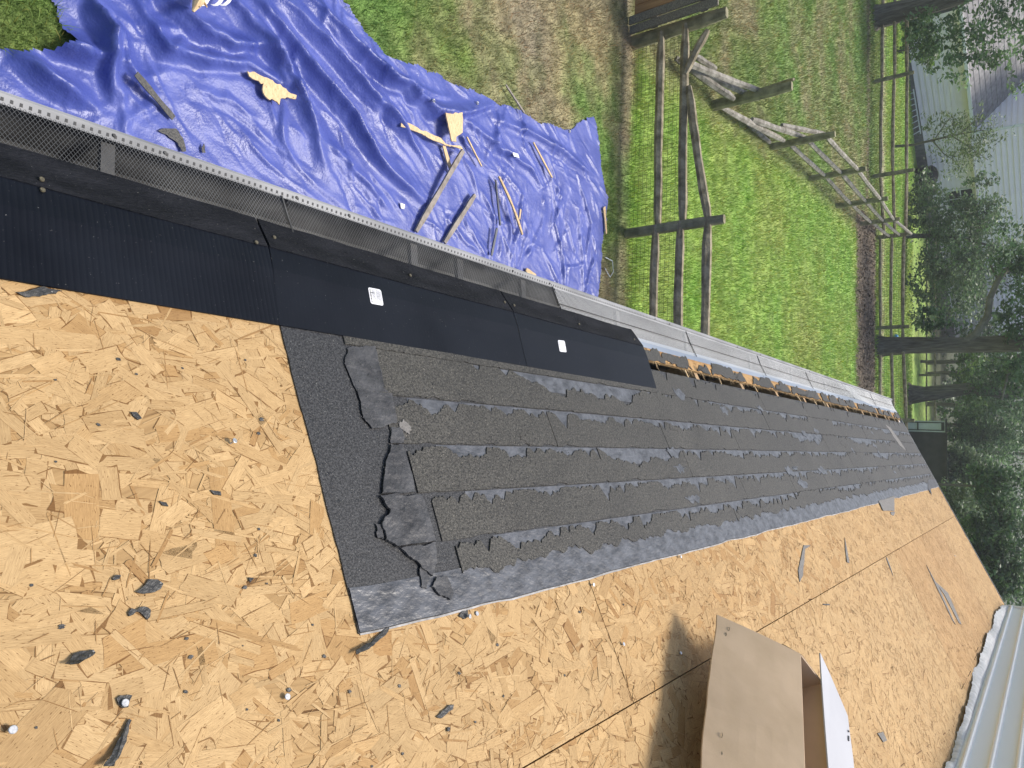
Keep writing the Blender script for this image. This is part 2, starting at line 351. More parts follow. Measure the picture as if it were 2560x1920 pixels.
# ================================================================== TARP (settled cloth)
TP = [(-1.45, 0.75), (-1.80, 1.05), (-1.93, 1.40), (-2.05, 1.50), (-2.24, 1.40), (-2.9, 1.40), (-3.6, 2.0), (-3.45, 2.9), (-3.19, 3.30), (-2.98, 3.78), (-3.06, 4.16),
      (-3.12, 4.75), (-3.20, 5.30), (-3.24, 5.68), (-3.34, 6.35), (-3.62, 6.80), (-3.74, 6.98), (-3.52, 7.12), (-3.18, 7.20), (-2.85, 7.36), (-2.35, 7.30), (-1.9, 7.26), (-0.4, 7.1), (-0.35, 0.7)]
def inpoly(x, y, P):
    c = np.zeros(x.shape, bool); n = len(P)
    for i in range(n):
        (x0, y0), (x1, y1) = P[i], P[i-1]
        c ^= ((y0 > y) != (y1 > y)) & (x < (x1-x0)*(y-y0)/(y1-y0+1e-12)+x0)
    return c
FOLDS = [  # ridge lines seen in the tarp: picture points, height, half width
    ([(622, 0), (700, 92), (780, 200), (860, 285), (930, 400), (1050, 505)], .13, .10),
    ([(560, 0), (640, 90), (700, 170), (760, 290), (790, 400)], .10, .09),
    ([(760, 0), (860, 110), (960, 200), (1017, 249), (1068, 288), (1130, 290), (1225, 266)], .14, .08),
    ([(690, 0), (800, 110), (905, 230), (1000, 330), (1060, 420)], .09, .08),
    ([(1142, 295), (1240, 372), (1316, 420), (1350, 470)], .08, .07),
    ([(1100, 300), (1180, 390), (1250, 450)], .05, .06),
    ([(1230, 300), (1330, 340), (1420, 400), (1480, 440)], .08, .07),
    ([(400, 0), (480, 85), (560, 118), (665, 122)], .12, .08),
    ([(330, 0), (400, 130), (505, 155), (606, 172), (700, 215)], .10, .08),
    ([(210, 0), (250, 85), (268, 233)], .16, .09), ([(97, 117), (180, 140), (256, 155)], .15, .09), ([(40, 140), (110, 210), (200, 260)], .14, .09),
    ([(290, 60), (300, 160), (380, 240)], .07, .06), ([(720, 130), (730, 210), (790, 280)], .07, .05), ([(700, 260), (690, 330), (720, 400)], .05, .05),
    ([(820, 380), (900, 450), (960, 520)], .06, .06), ([(600, 330), (640, 390), (700, 440)], .04, .05), ([(480, 230), (560, 250), (640, 300)], .04, .05),
    ([(1400, 470), (1380, 560), (1400, 640)], .05, .05), ([(1300, 470), (1290, 560), (1270, 640)], .05, .05), ([(1450, 480), (1470, 560), (1460, 640)], .05, .05),
    ([(1200, 480), (1230, 560), (1225, 640)], .04, .05), ([(1100, 530), (1150, 600), (1200, 640)], .04, .05)]
def settle():
    x0, x1, y0, y1 = -3.95, -0.3, 0.6, 7.5
    def grid(dx):
        xs = np.arange(x0, x1+dx/2, dx); ys = np.arange(y0, y1+dx/2, dx); return np.meshgrid(xs, ys)
    def seed_height(X, Y):
        Z = np.zeros_like(X)
        for pts, hh, w in FOLDS:
            P = np.array([G(*p)[:2] for p in pts]); D = np.full(X.shape, 9.0); tpar = np.zeros_like(X); n = len(P)-1
            for i in range(n):
                a, b = P[i], P[i+1]; ab = b-a; t = np.clip(((X-a[0])*ab[0]+(Y-a[1])*ab[1])/(ab@ab), 0, 1)
                q = np.hypot(X-a[0]-t*ab[0], Y-a[1]-t*ab[1]); m = q < D; D = np.where(m, q, D); tpar = np.where(m, (i+t)/n, tpar)
            Z = np.maximum(Z, hh*np.maximum(0, 1-D/w)*(0.35+0.65*np.sin(np.pi*np.clip(tpar*0.85+0.12, 0, 1))))
        return Z
    def relax(p, rest, iters, grav, stiff_bend, tgt, anchor):
        dirs = ((0, 1), (1, 0), (1, 1), (1, -1))
        def sl(a, di, dj, par):
            if di == 0: return a[:, par:-dj:2], a[:, par+dj::2]
            if dj == 0: return a[par:-di:2], a[par+di::2]
            if dj > 0: return a[par:-di:2, :-dj], a[par+di::2, dj:]
            return a[par:-di:2, -dj:], a[par+di::2, :dj]
        for it in range(iters):
            p[..., 2] -= grav
            for k, (di, dj) in enumerate(dirs):
                st = 0.9 if k < 2 else 0.25
                for par in (0, 1):
                    A, B = sl(p, di, dj, par); Lr = rest[k]
                    LA, _ = sl(Lr, di, dj, par) if Lr.ndim else (Lr, None)
                    m = min(A.shape[0], B.shape[0]); n = min(A.shape[1], B.shape[1])
                    A = A[:m, :n]; B = B[:m, :n]; LA = LA[:m, :n]
                    d = B-A; l = np.sqrt((d*d).sum(-1))+1e-9; c = d*((l-LA)/l*0.5*st)[..., None]; A += c; B -= c
            for ax in (0, 1):                          # resists sharp creases
                A = p[:-2] if ax == 0 else p[:, :-2]; M = p[1:-1] if ax == 0 else p[:, 1:-1]; B = p[2:] if ax == 0 else p[:, 2:]
                c = ((A+B)*0.5-M)*stiff_bend; M += c
            p[..., :2] += (tgt-p[..., :2])*anchor
            np.maximum(p[..., 2], 0.004, out=p[..., 2])
        return p
    def grow(p, X, Y, e):
        """rest lengths a little longer than the cloth lies now, most across the diagonal folds"""
        ax = np.array([0.82, -0.57]); nn = np.clip(fbm(X, Y, 1.1, 21)*2-.35, 0, 1.4); out = []
        for di, dj in ((0, 1), (1, 0), (1, 1), (1, -1)):
            q = np.roll(np.roll(p, -di, 0), -dj, 1); l = np.sqrt(((q-p)**2).sum(-1)); v = np.array([dj, di], float); ca = (v@ax)**2/(v@v)
            if dj < 0: l = np.roll(l, 0, 1)
            flat = np.hypot(di, dj)*(X[0, 1]-X[0, 0]); l = np.where(l > 4*flat, flat, l); out.append(l*(1+e*(.3+.9*ca)*nn))
        return out
    dx = 0.06; X, Y = grid(dx)
    Z = seed_height(X, Y)*0.9 + 0.012*rng.uniform(0, 1, X.shape) + 0.03*fbm(X, Y, 2.2, 31)
    U1 = X*.82-Y*.57; U2 = X*.57+Y*.82
    rid = lambda a, b_, sc, sd: np.maximum(0, 1-np.abs(2*vnoise(a+40, b_+40, sc, sd)-1)*3.2)
    Z += .055*rid(U1, U2*.28, 2.6, 61)*np.clip(fbm(X+20, Y+20, .8, 62)*2.2-.6, 0, 1)+.035*rid(U1*.5+U2*.8, U2*.3-U1*.3, 3.6, 63)*np.clip(fbm(X+50, Y, .9, 64)*2.2-.6, 0, 1)
    Z += np.clip((2.2-Y)/.9, 0, 1)*.10*rid(X, Y*.7, 3.2, 66)
    p = np.stack([X, Y, Z], -1); p = relax(p, grow(p, X, Y, .02), 40, 0.0006, 0.10, np.stack([X, Y], -1), 0.03)
    def up(p, k):
        ny, nx, _ = p.shape; yy = np.linspace(0, ny-1, (ny-1)*k+1); xx = np.linspace(0, nx-1, (nx-1)*k+1)
        i = np.minimum(yy.astype(int), ny-2); j = np.minimum(xx.astype(int), nx-2); a = (yy-i)[:, None, None]; b = (xx-j)[None, :, None]
        I = i[:, None]; J = j[None, :]
        return p[I, J]*(1-a)*(1-b)+p[I+1, J]*a*(1-b)+p[I, J+1]*(1-a)*b+p[I+1, J+1]*a*b
    p = up(p, 2); dx = 0.03; q = up(np.stack([X, Y], -1), 2); X, Y = q[..., 0], q[..., 1]
    p[..., 2] += 0.006*rng.uniform(0, 1, X.shape)
    p = relax(p, grow(p, X, Y, .030), 60, 0.0003, 0.10, p[..., :2].copy(), 0.03)
    p = up(p, 2); dx = 0.015; q = up(q, 2); X, Y = q[..., 0], q[..., 1]
    p[..., 2] += 0.002*rng.uniform(0, 1, X.shape)
    p = relax(p, grow(p, X, Y, .022), 26, 0.0001, 0.10, p[..., :2].copy(), 0.03)
    # long pulled folds: a gentle back and a steep face, then finer creases along the same pull
    r = np.random.default_rng(23)
    def ridge(P, hh, wa, wb, add=True):
        lo = P.min(0)-max(wa, wb); hi = P.max(0)+max(wa, wb)
        j0, j1 = np.searchsorted(X[0], (lo[0], hi[0])); i0_, i1_ = np.searchsorted(Y[:, 0], (lo[1], hi[1]))
        if j1-j0 < 2 or i1_-i0_ < 2: return
        x = X[i0_:i1_, j0:j1]; y = Y[i0_:i1_, j0:j1]; D = np.full(x.shape, 9.0); S = np.zeros_like(x); T = np.zeros_like(x); n = len(P)-1
        for i in range(n):
            a, b = P[i], P[i+1]; ab = b-a; L2 = ab@ab; t = np.clip(((x-a[0])*ab[0]+(y-a[1])*ab[1])/L2, 0, 1)
            dx_, dy_ = x-a[0]-t*ab[0], y-a[1]-t*ab[1]; q = np.hypot(dx_, dy_); m = q < D
            D = np.where(m, q, D); S = np.where(m, np.sign(ab[0]*dy_-ab[1]*dx_), S); T = np.where(m, (i+t)/n, T)
        w = np.where(S > 0, wa, wb); f = np.clip(1-D/w, 0, 1); f = f**1.35
        p[i0_:i1_, j0:j1, 2] += hh*f*np.sin(np.pi*np.clip(T*.9+.05, 0, 1))**.6
    for pts, hh, w in FOLDS:
        P = np.array([G(*q)[:2] for q in pts]); Q = []
        for a, b in zip(P[:-1], P[1:]):
            for t in (0, .33, .67): Q.append(a*(1-t)+b*t+r.normal(0, .008, 2))
        ridge(np.array(Q+[P[-1]]), hh*.62, w*1.3, w*.38)
        ridge(np.array(Q+[P[-1]])+np.array([.07, -.04]), -hh*.22, w*.6, w*.6)
    for k in range(900):
        c = np.array([r.uniform(-3.7, -.6), r.uniform(.8, 7.3)])
        th = math.atan2(.82, .57)+r.normal(0, .28)
        if c[1] > 5.3 and c[0] > -2.7: th = r.normal(.15, .55)
        elif c[1] < 2.1: th = r.uniform(0, 3.14)
        elif r.random() < .25: th += r.normal(0, .9)
        L = float(np.clip(r.lognormal(math.log(.28), .55), .08, 1.1)); P = [c]
        for i in range(6): th += r.normal(0, .13); P.append(P[-1]+np.array([math.cos(th), math.sin(th)])*L/6)
        w = r.uniform(.010, .046)*(1+.6*(L > .45)); ridge(np.array(P), r.choice((1, 1, 1, -.7))*w*r.uniform(.22, .55), w*r.uniform(.7, 1.5), w*r.uniform(.3, .8))
    wx = X+.05*(fbm(X+7, Y+3, 3, 71)-.5)*2; wy = Y+.05*(fbm(X+1, Y+8, 3, 72)-.5)*2; a1 = wx*.82-wy*.57; a2 = wx*.57+wy*.82
    cr = lambda a, b_, sc, sd: 1-np.abs(2*vnoise(a+40, b_+40, sc, sd)-1)
    m1 = np.clip(fbm(X+30, Y+9, 1.2, 73)*2.4-.6, .1, 1.1)
    p[..., 2] += m1*(.010*cr(a1, a2*.4, 6.5, 75)**2+.005*cr(a1, a2*.5, 17, 76)+.0035*cr(a2*.6, a1, 33, 77))
    p[..., 2] = np.maximum(p[..., 2], .002)
    return X, Y, p
TX, TY, tp = settle()
TPr = rag(TP, 0.03, 0.05, 5)
tmask = inpoly(TX, TY, TPr)
def tarp_z(x, y, r=1):
    j = int(np.clip(round((x-TX[0, 0])/0.015), r, TX.shape[1]-1-r)); i = int(np.clip(round((y-TY[0, 0])/0.015), r, TX.shape[0]-1-r))
    return float(tp[i-r:i+r+1, j-r:j+r+1, 2].max())
tid = np.arange(TX.size).reshape(TX.shape)
tf = np.stack([tid[:-1, :-1], tid[:-1, 1:], tid[1:, 1:], tid[1:, :-1]], -1)[tmask[:-1, :-1] & tmask[1:, 1:]].reshape(-1, 4)
used, inv = np.unique(tf, return_inverse=True)
tarp = thing('blue_tarp', 'crumpled blue plastic tarp spread on the lawn below the gutter', 'tarp', (-2.0, 4.0, 0))
mk('sheet', tp.reshape(-1, 3)[used]+np.array([0, 0, 0.012]), inv.reshape(-1, 4), 'tarp', tarp, smooth=True)
for px, py in ((1044, 265), (1180, 262), (1500, 530), (1420, 330)):
    g = G(px, py); z = tarp_z(g[0], g[1])+0.016
    b = MB(); c = np.array([g[0], g[1], z]); n = 14
    ring = lambda r, dz: [c+np.array([r*math.cos(2*math.pi*k/n), r*math.sin(2*math.pi*k/n), dz]) for k in range(n)]
    A, B_, D_ = ring(.016, 0), ring(.012, .004), ring(.007, .001)
    b.add(A+B_+D_, [[k, (k+1) % n, n+(k+1) % n, n+k] for k in range(n)]+[[n+k, n+(k+1) % n, 2*n+(k+1) % n, 2*n+k] for k in range(n)])
    b.build('grommet', 'brass', tarp)

# ================================================================== HOUSE: deck, eave, wall
house = thing('house', 'lean-to roof of bare strand board under a white sided wall', 'house', (0.6, 4.0, 0))
T_SLOT, T_SEAM, T_WALL, S_END = -0.862, 0.206, 1.30, 8.80
PALE = np.array([0.535, 0.372, 0.190])
def strands(s0, s1, t0, t1, tone=(1, 1, 1), seed=0, lean=0.0):
    r = np.random.default_rng(seed); V = []; Fc = []; Cc = []; U = []
    tone = np.array(tone); k = 0
    def quad(cs, ct, L, W, th, o, c, jag):
        nonlocal k
        nseg = 3; pts = []
        for i in range(nseg+1):                              # one end, ragged
            pts.append((-L/2 - abs(r.normal(0, jag))*L, -W/2+W*i/nseg))
        for i in range(2): pts.append((-L/2+L*(i+1)/3, W/2*(1+r.normal(0, 0.06))))
        for i in range(nseg+1): pts.append((L/2 + abs(r.normal(0, jag))*L, W/2-W*i/nseg))
        for i in range(2): pts.append((L/2-L*(i+1)/3, -W/2*(1+r.normal(0, 0.06))))
        ca, sa = math.cos(th), math.sin(th); base = len(V); u0, v0 = r.uniform(0, 50, 2)
        sk = r.normal(0, 0.18)
        for a, b in pts:
            a2 = a+b*sk
            s = min(max(cs+a2*ca-b*sa, s0), s1); t = min(max(ct+a2*sa+b*ca, t0), t1)
            V.append((s, t, o)); U.append((u0+a, v0+b)); Cc.append(c)
        Fc.append(list(range(base, base+len(pts)))); k += 1
    area = (s1-s0)*(t1-t0)
    far = s0 > 2.7
    n1 = int(area*(1000 if far else 1350)); n2 = int(area*(500 if far else 1200))
    N = n1+n2
    for i in range(N):
        big = i < n1 or r.random() < 0.12
        cs, ct = r.uniform(s0, s1), r.uniform(t0, t1)
        if big: L = float(np.clip(r.lognormal(math.log(0.068), 0.4), 0.025, 0.15)); W = float(np.clip(r.lognormal(math.log(0.021), 0.5), 0.006, 0.052))
        else: L = float(np.clip(r.lognormal(math.log(0.036), 0.55), 0.010, 0.10)); W = float(np.clip(r.lognormal(math.log(0.0036), 0.55), 0.001, 0.011))
        th = lean + (r.normal(0, 0.55) if r.random() < 0.62 else r.uniform(-1.6, 1.6))
        v = r.normal(0, 0.05); c = PALE*tone*(1+v)
        q = r.random()
        if q < 0.13: c = c*np.array([0.86, 0.79, 0.70])
        elif q < (0.155 if big else 0.24): c = c*np.array([0.74, 0.65, 0.55])
        elif q < 0.36: c = c*np.array([1.05, 1.065, 1.09])
        elif q < 0.5: c = c*np.array([0.95, 0.925, 0.89])
        if far: c = c*.45+PALE*tone*.55
        o = 0.0004+(int(r.integers(0, 300)) if not big else int(r.integers(0, 240)))*4e-6
        if not far or L > 0.04:                              # thin dark outline round the strand: a slightly larger strand beneath
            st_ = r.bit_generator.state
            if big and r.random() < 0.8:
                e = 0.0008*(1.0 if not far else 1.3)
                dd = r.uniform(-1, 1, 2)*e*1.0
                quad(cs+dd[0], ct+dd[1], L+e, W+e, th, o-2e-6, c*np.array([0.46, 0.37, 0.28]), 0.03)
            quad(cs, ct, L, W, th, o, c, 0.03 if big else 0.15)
    for i in range(int(area*(420 if far else 800))):
        L = float(np.clip(r.lognormal(math.log(.015), .6), .005, .045)); W = r.uniform(.0005, .0013)*(1.3 if far else 1)
        th = lean+(r.normal(0, .6) if r.random() < .6 else r.uniform(-1.6, 1.6)); q = r.random()
        quad(r.uniform(s0, s1), r.uniform(t0, t1), L, W, th, .0016+int(r.integers(0, 100))*4e-6, PALE*tone*(np.array([.52, .42, .32]) if q < .30 else np.array([.74, .65, .55]) if q < .70 else np.array([1.12, 1.13, 1.16])), .2)
    return V, Fc, Cc, U
sheets = []
def osb_sheet(s0, s1, t0, t1, seed, tone=(1, 1, 1), lean=0.0, label=None):
    e = 0.0016
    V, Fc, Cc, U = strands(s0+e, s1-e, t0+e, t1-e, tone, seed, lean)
    W = [RP(a, b, o) for a, b, o in V]; base = len(W)
    box = [RP(a, b, o) for o in (-0.012, 0.0) for a, b in ((s0+e, t0+e), (s1-e, t0+e), (s1-e, t1-e), (s0+e, t1-e))]
    W += box; Cc = list(Cc)+[PALE*0.86*np.array(tone)*np.array([1, .96, .9])]*8; U = list(U)+[(a*0.1, a*0.07) for a in range(8)]
    Fc = Fc+[[base+i for i in q] for q in ((0, 3, 2, 1), (4, 5, 6, 7), (0, 1, 5, 4), (1, 2, 6, 5), (2, 3, 7, 6), (3, 0, 4, 7))]
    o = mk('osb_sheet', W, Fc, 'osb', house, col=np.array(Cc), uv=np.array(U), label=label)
    sheets.append((s0, s1, t0, t1, o)); return o
k = 0
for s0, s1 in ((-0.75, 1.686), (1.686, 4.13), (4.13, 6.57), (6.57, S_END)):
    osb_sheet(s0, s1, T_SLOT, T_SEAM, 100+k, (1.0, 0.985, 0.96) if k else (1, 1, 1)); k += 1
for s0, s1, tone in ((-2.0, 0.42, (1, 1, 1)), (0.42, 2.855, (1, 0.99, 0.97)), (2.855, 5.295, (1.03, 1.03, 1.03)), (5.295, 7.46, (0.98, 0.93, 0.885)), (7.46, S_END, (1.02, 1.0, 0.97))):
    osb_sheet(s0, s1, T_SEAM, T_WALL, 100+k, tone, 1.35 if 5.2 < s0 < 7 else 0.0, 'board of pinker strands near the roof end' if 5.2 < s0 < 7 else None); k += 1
def sheet_at(s, t):
    for s0, s1, t0, t1, o in sheets:
        if s0 <= s <= s1 and t0 <= t <= t1: return o
    return house
# cut slot and the narrow strip of old deck along the eave
T_LO, T_EAVE = -0.908, -0.985
def strip(s0, s1, seed):
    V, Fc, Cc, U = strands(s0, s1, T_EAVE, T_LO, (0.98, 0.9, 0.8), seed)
    W = [RP(a, b, o) for a, b, o in V]; base = len(W)
    W += [RP(a, b, o) for o in (-0.012, 0.0) for a, b in ((s0, T_EAVE), (s1, T_EAVE), (s1, T_LO), (s0, T_LO))]
    Cc = list(Cc)+[PALE*0.5]*8; U = list(U)+[(0, 0)]*8
    Fc = Fc+[[base+i for i in q] for q in ((0, 3, 2, 1), (4, 5, 6, 7), (0, 1, 5, 4), (1, 2, 6, 5), (2, 3, 7, 6), (3, 0, 4, 7))]
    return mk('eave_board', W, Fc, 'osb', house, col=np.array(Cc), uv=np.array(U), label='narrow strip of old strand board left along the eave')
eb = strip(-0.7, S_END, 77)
for k in range(34):                                                  # torn shingle left on the strip
    s0 = 2.45+k*0.19+rnd.uniform(-.06, .06); w = rnd.uniform(0.16, 0.34); lo = T_EAVE+rnd.uniform(0.0, 0.03) if k % 3 else T_EAVE+0.002
    pts = rag([(s0, T_LO-0.002), (min(s0+w, S_END), T_LO-0.002), (min(s0+w*0.9, S_END), lo), (s0+w*0.25, lo+rnd.uniform(0, .02))], 0.012, 0.007, 900+k)
    pts = [(a, min(max(b, T_EAVE), T_LO)) for a, b in pts]
    MB().slab(pts, 0.0021, 0.0045+0.00013*k).build('shingle_remnant', 'shingle', eb)
# splintered fibres along the saw cut
b = MB()
for k in range(260):
    s = rnd.uniform(2.5, S_END-.05); L = rnd.uniform(.006, .028)*(2 if rnd.random() < .12 else 1); a = rnd.gauss(0, .5)
    p = RP(s, T_LO, rnd.uniform(-.008, .001)); q = RP(s+L*math.sin(a), T_LO+L*math.cos(a), rnd.uniform(-.01, .006)); b.tube([p, q], [0.0011, 0.0003], 3)
b.build('cut_splinters', 'stick', eb, kind='stuff')
for s in (2.62, 3.24, 3.86, 4.47, 5.08, 5.69, 6.30, 6.91, 7.52, 8.13, 8.70):   # rafters bridging the slot
    b = MB(); b.prism([RP(s-.019, T_EAVE-.0, -.150), RP(s+.019, T_EAVE-.0, -.150), RP(s+.019, .9, -.150), RP(s-.019, .9, -.150)],
                      [RP(s-.019, T_EAVE-.0, -.013), RP(s+.019, T_EAVE-.0, -.013), RP(s+.019, .9, -.013), RP(s-.019, .9, -.013)]); b.build('rafter', 'wood_new', house)
for k, s in enumerate((3.10, 3.52, 4.05, 4.9, 5.3, 5.55, 5.75, 6.6, 7.2, 7.9, 8.4)):             # slivers of wood left across the slot
    p, q = RP(s, T_LO-.006, -.006), RP(s+rnd.uniform(-.02, .03), T_SLOT+.006, rnd.uniform(-.012, .0)); MB().beam(p, q, rnd.uniform(.006, .014), .005).build('splinter', 'stick', house)
# body below the deck
eave = RP(0, T_EAVE-0.004, -0.012)
b = MB(); b.prism([(eave[0]+0.004, -1.5, eave[2]-0.16), (eave[0]+0.024, -1.5, eave[2]-0.16), (eave[0]+0.024, S_END, eave[2]-0.16), (eave[0]+0.004, S_END, eave[2]-0.16)],
                  [(eave[0]+0.004, -1.5, eave[2]), (eave[0]+0.024, -1.5, eave[2]+.008), (eave[0]+0.024, S_END, eave[2]+.008), (eave[0]+0.004, S_END, eave[2])]); b.build('fascia', 'white', house)
MB().flat([(eave[0]+0.006, -1.5), (1.6, -1.5), (1.6, S_END-.03), (eave[0]+.006, S_END-.03)], eave[2]-.18, eave[2]-.150).build('attic_floor', 'attic_dark', house)
MB().flat([(eave[0]+0.0245, -1.5), (eave[0]+.034, -1.5), (eave[0]+.034, S_END-.03), (eave[0]+.0245, S_END-.03)], eave[2]-.151, eave[2]-.004).build('slot_backing', 'attic_dark', house)  # dark backing board added so the slot looks dark inside
wallx = eave[0]+0.35
for k in range(22):
    z0 = 0.25+k*0.112
    MB().prism([(wallx, -1.5, z0), (wallx+.02, -1.5, z0), (wallx+.02, S_END-.1, z0), (wallx, S_END-.1, z0)], [(wallx+.014, -1.5, z0+.113), (wallx+.03, -1.5, z0+.113), (wallx+.03, S_END-.1, z0+.113), (wallx+.014, S_END-.1, z0+.113)]).build('siding_lap', 'vinyl', house)
MB().flat([(wallx+.01, -1.5), (1.7, -1.5), (1.7, S_END-.1), (wallx+.01, S_END-.1)], -.3, .25).build('foundation', 'block', house)
MB().prism([(wallx+.03, S_END-.11, .25), (1.7, S_END-.11, .25), (1.7, S_END-.02, .25), (wallx+.03, S_END-.02, .25)], [(wallx+.03, S_END-.11, 2.69), (1.7, S_END-.11, 2.69), (1.7, S_END-.02, 2.69), (wallx+.03, S_END-.02, 2.69)]).build('end_wall', 'vinyl', house)
# gable triangle under the rake and the pale rake edge
MB().prism([RP(S_END-.08, -.9, -.013), RP(S_END-.08, 1.2, -.013), (1.55, S_END-.08, 2.69), (-.2, S_END-.08, 2.69)], [RP(S_END-.03, -.9, -.013), RP(S_END-.03, 1.2, -.013), (1.55, S_END-.03, 2.69), (-.2, S_END-.03, 2.69)]).build('gable', 'vinyl', house)
MB().prism([RP(S_END+.001, T_EAVE-.03, -.06), RP(S_END+.018, T_EAVE-.03, -.06), RP(S_END+.018, 1.13, -.06), RP(S_END+.001, 1.13, -.06)],
           [RP(S_END+.001, T_EAVE-.03, .006), RP(S_END+.018, T_EAVE-.03, .006), RP(S_END+.018, 1.13, .006), RP(S_END+.001, 1.13, .006)]).build('rake_edge', 'alu', house)
# drip flashing
for k, (s0, s1) in enumerate(((-0.8, 1.9), (1.9, 4.3), (4.305, 6.65), (6.655, S_END))):
    b = MB(); n = 20; A = []; B_ = []; D_ = []
    w = wob(n+1, .004, 40+k)
    for i in range(n+1):
        s = s0+(s1-s0)*i/n
        A.append(RP(s, T_EAVE+.014, .0028)); B_.append(RP(s, T_EAVE-.030+w[i]*.5, .0032)); D_.append(RP(s, T_EAVE-.040+w[i]*.5, -.034))
    b.add(A+B_+D_, [[i, i+1, n+2+i, n+1+i] for i in range(n)]+[[n+1+i, n+2+i, 2*n+3+i, 2*n+2+i] for i in range(n)]); b.build('drip_flashing', 'flash', house)

# -------- white sided wall at the top of the slope
WX = float(RP(0, 1.15)[0]); WZ = float(RP(0, 1.15)[2])
wl0, wl1 = -2.0, 8.72
zs = [WZ+0.045+i*0.105 for i in range(5)]
for i, z in enumerate(zs):                                   # laps with a rounded ridge at each butt
    prof = [(-.006, 0), (-.024, .002), (-.029, .008), (-.029, .015), (-.024, .021), (-.010, .026), (-.006, .060), (0, .1045), (.006, .1045), (.006, 0)]
    lo = [(WX+a, wl0, z+c) for a, c in prof]; hi = [(WX+a, wl1, z+c) for a, c in prof]; MB().prism(lo, hi).build('siding_lap', 'vinyl', house)
MB().prism([(WX-.012, wl0, WZ+.012), (WX+.004, wl0, WZ+.012), (WX+.004, wl0, WZ+.044), (WX-.010, wl0, WZ+.044)][::-1], [(WX-.012, wl1, WZ+.012), (WX+.004, wl1, WZ+.012), (WX+.004, wl1, WZ+.044), (WX-.010, wl1, WZ+.044)][::-1]).build('starter_strip', 'vinyl', house)
MB().flat([(WX+.008, wl0), (WX+.9, wl0), (WX+.9, wl1+.01), (WX+.008, wl1+.01)], WZ-.02, WZ+.569).build('sheathing', 'chip', house)
MB().flat([(WX-.028, wl1), (WX+.06, wl1), (WX+.06, wl1+.028), (WX-.028, wl1+.028)], WZ+.03, WZ+.569).build('corner_post', 'vinyl', house)
MB().flat([(WX-.012, wl0), (WX+.95, wl0), (WX+.95, wl1+.06), (WX-.012, wl1+.06)], WZ+.573, WZ+.60).build('wall_cap', 'white', house)
# torn house wrap curling out from under the siding
n = 240; ss = np.linspace(2.2, 8.72, n); w = 0.030+0.036*np.sin(ss*1.05+0.6)+wob(n, .016, 61, 5)+np.abs(rng.normal(0, .004, n)); w = np.clip(w, -.02, .13)
V = []; Fq = []
for i, s in enumerate(ss):
    lift = .022+.012*math.sin(s*4.1)+.008*math.sin(s*9.3+1)
    for j, q in enumerate((0, .35, .7, 1.0)):
        p = np.array([WX-.014, s, WZ+.030])*(1-q)+RP(s+.008*math.sin(i*1.7)*q, 1.135-w[i], lift*(1.2-.6*q))*q; p = p+RN*(.007*math.sin(q*math.pi)); V.append(p)
for i in range(n-1):
    for j in range(3): Fq.append([i*4+j, i*4+j+1, i*4+j+5, i*4+j+4])
mk('torn_house_wrap', V, Fq, 'wrap', house, smooth=True)
for s in (5.2, 5.55, 6.0, 6.2, 6.6):                         # staples and nail tips sticking out of it
    nail(s, 1.05+rnd.uniform(0, .02), house, .03, .004, 'rust', (rnd.uniform(-.02, .02), -.03))

# nails left in the deck
for px, py, lf, tl in ((573, 1110, .013, (.004, -.001)), (25, 1828, .010, (0, 0)), (307, 1760, .008, (0, 0)), (713, 1744, .007, (0, 0)), (1161, 1541, .012, (.004, .004)), (1476, 1461, .010, (0, .004)),
                       (1694, 1392, .012, (0, .004)), (1554, 1612, .008, (0, 0)), (1697, 1634, .008, (0, 0)), (1190, 1535, .004, (0, 0)), (393, 1463, .003, (0, 0)), (2385, 1390, .01, (0, 0))):
    s, t = onroof(px, py); nail(s, t, sheet_at(s, t), lf, .0052, 'rust' if (px, py) == (393, 1463) else 'galv', tl)
# nail holes
for k in range(20):
    s, t = onroof(rnd.uniform(20, 1500), rnd.uniform(800, 1880))
    if t < -0.70 or (s > .86 and t < -.1): continue
    r_ = rnd.uniform(.0012, .0026); MB().slab([(s+r_*math.cos(a*.785)*rnd.uniform(.7, 1.3), t+r_*math.sin(a*.785)*rnd.uniform(.7, 1.3)) for a in range(8)], .0021, .0023).build('nail_hole', 'hole', sheet_at(s, t))

# ================================================================== MEMBRANE with torn shingles
S_M = 0.892; T_TOP = -0.119
memb = thing('roofing_membrane', 'black granular roofing membrane with rows of torn old shingle stuck to it', 'membrane', RP(4, -.5))
n = 300; edge = T_TOP+wob(n, .004, 3); ss = np.linspace(S_M+.005, S_END-.006, n)
lf = [(S_M+wob(60, .0035, 9)[i], T_SLOT+.001+(edge[0]-T_SLOT)*i/59) for i in range(60)]
MB().slab([(a, b) for a, b in lf] + [(s, e) for s, e in zip(ss, edge)] + [(S_END-.006, T_SLOT+.001)], .0021, .0042).build('membrane_sheet', 'granule', memb)
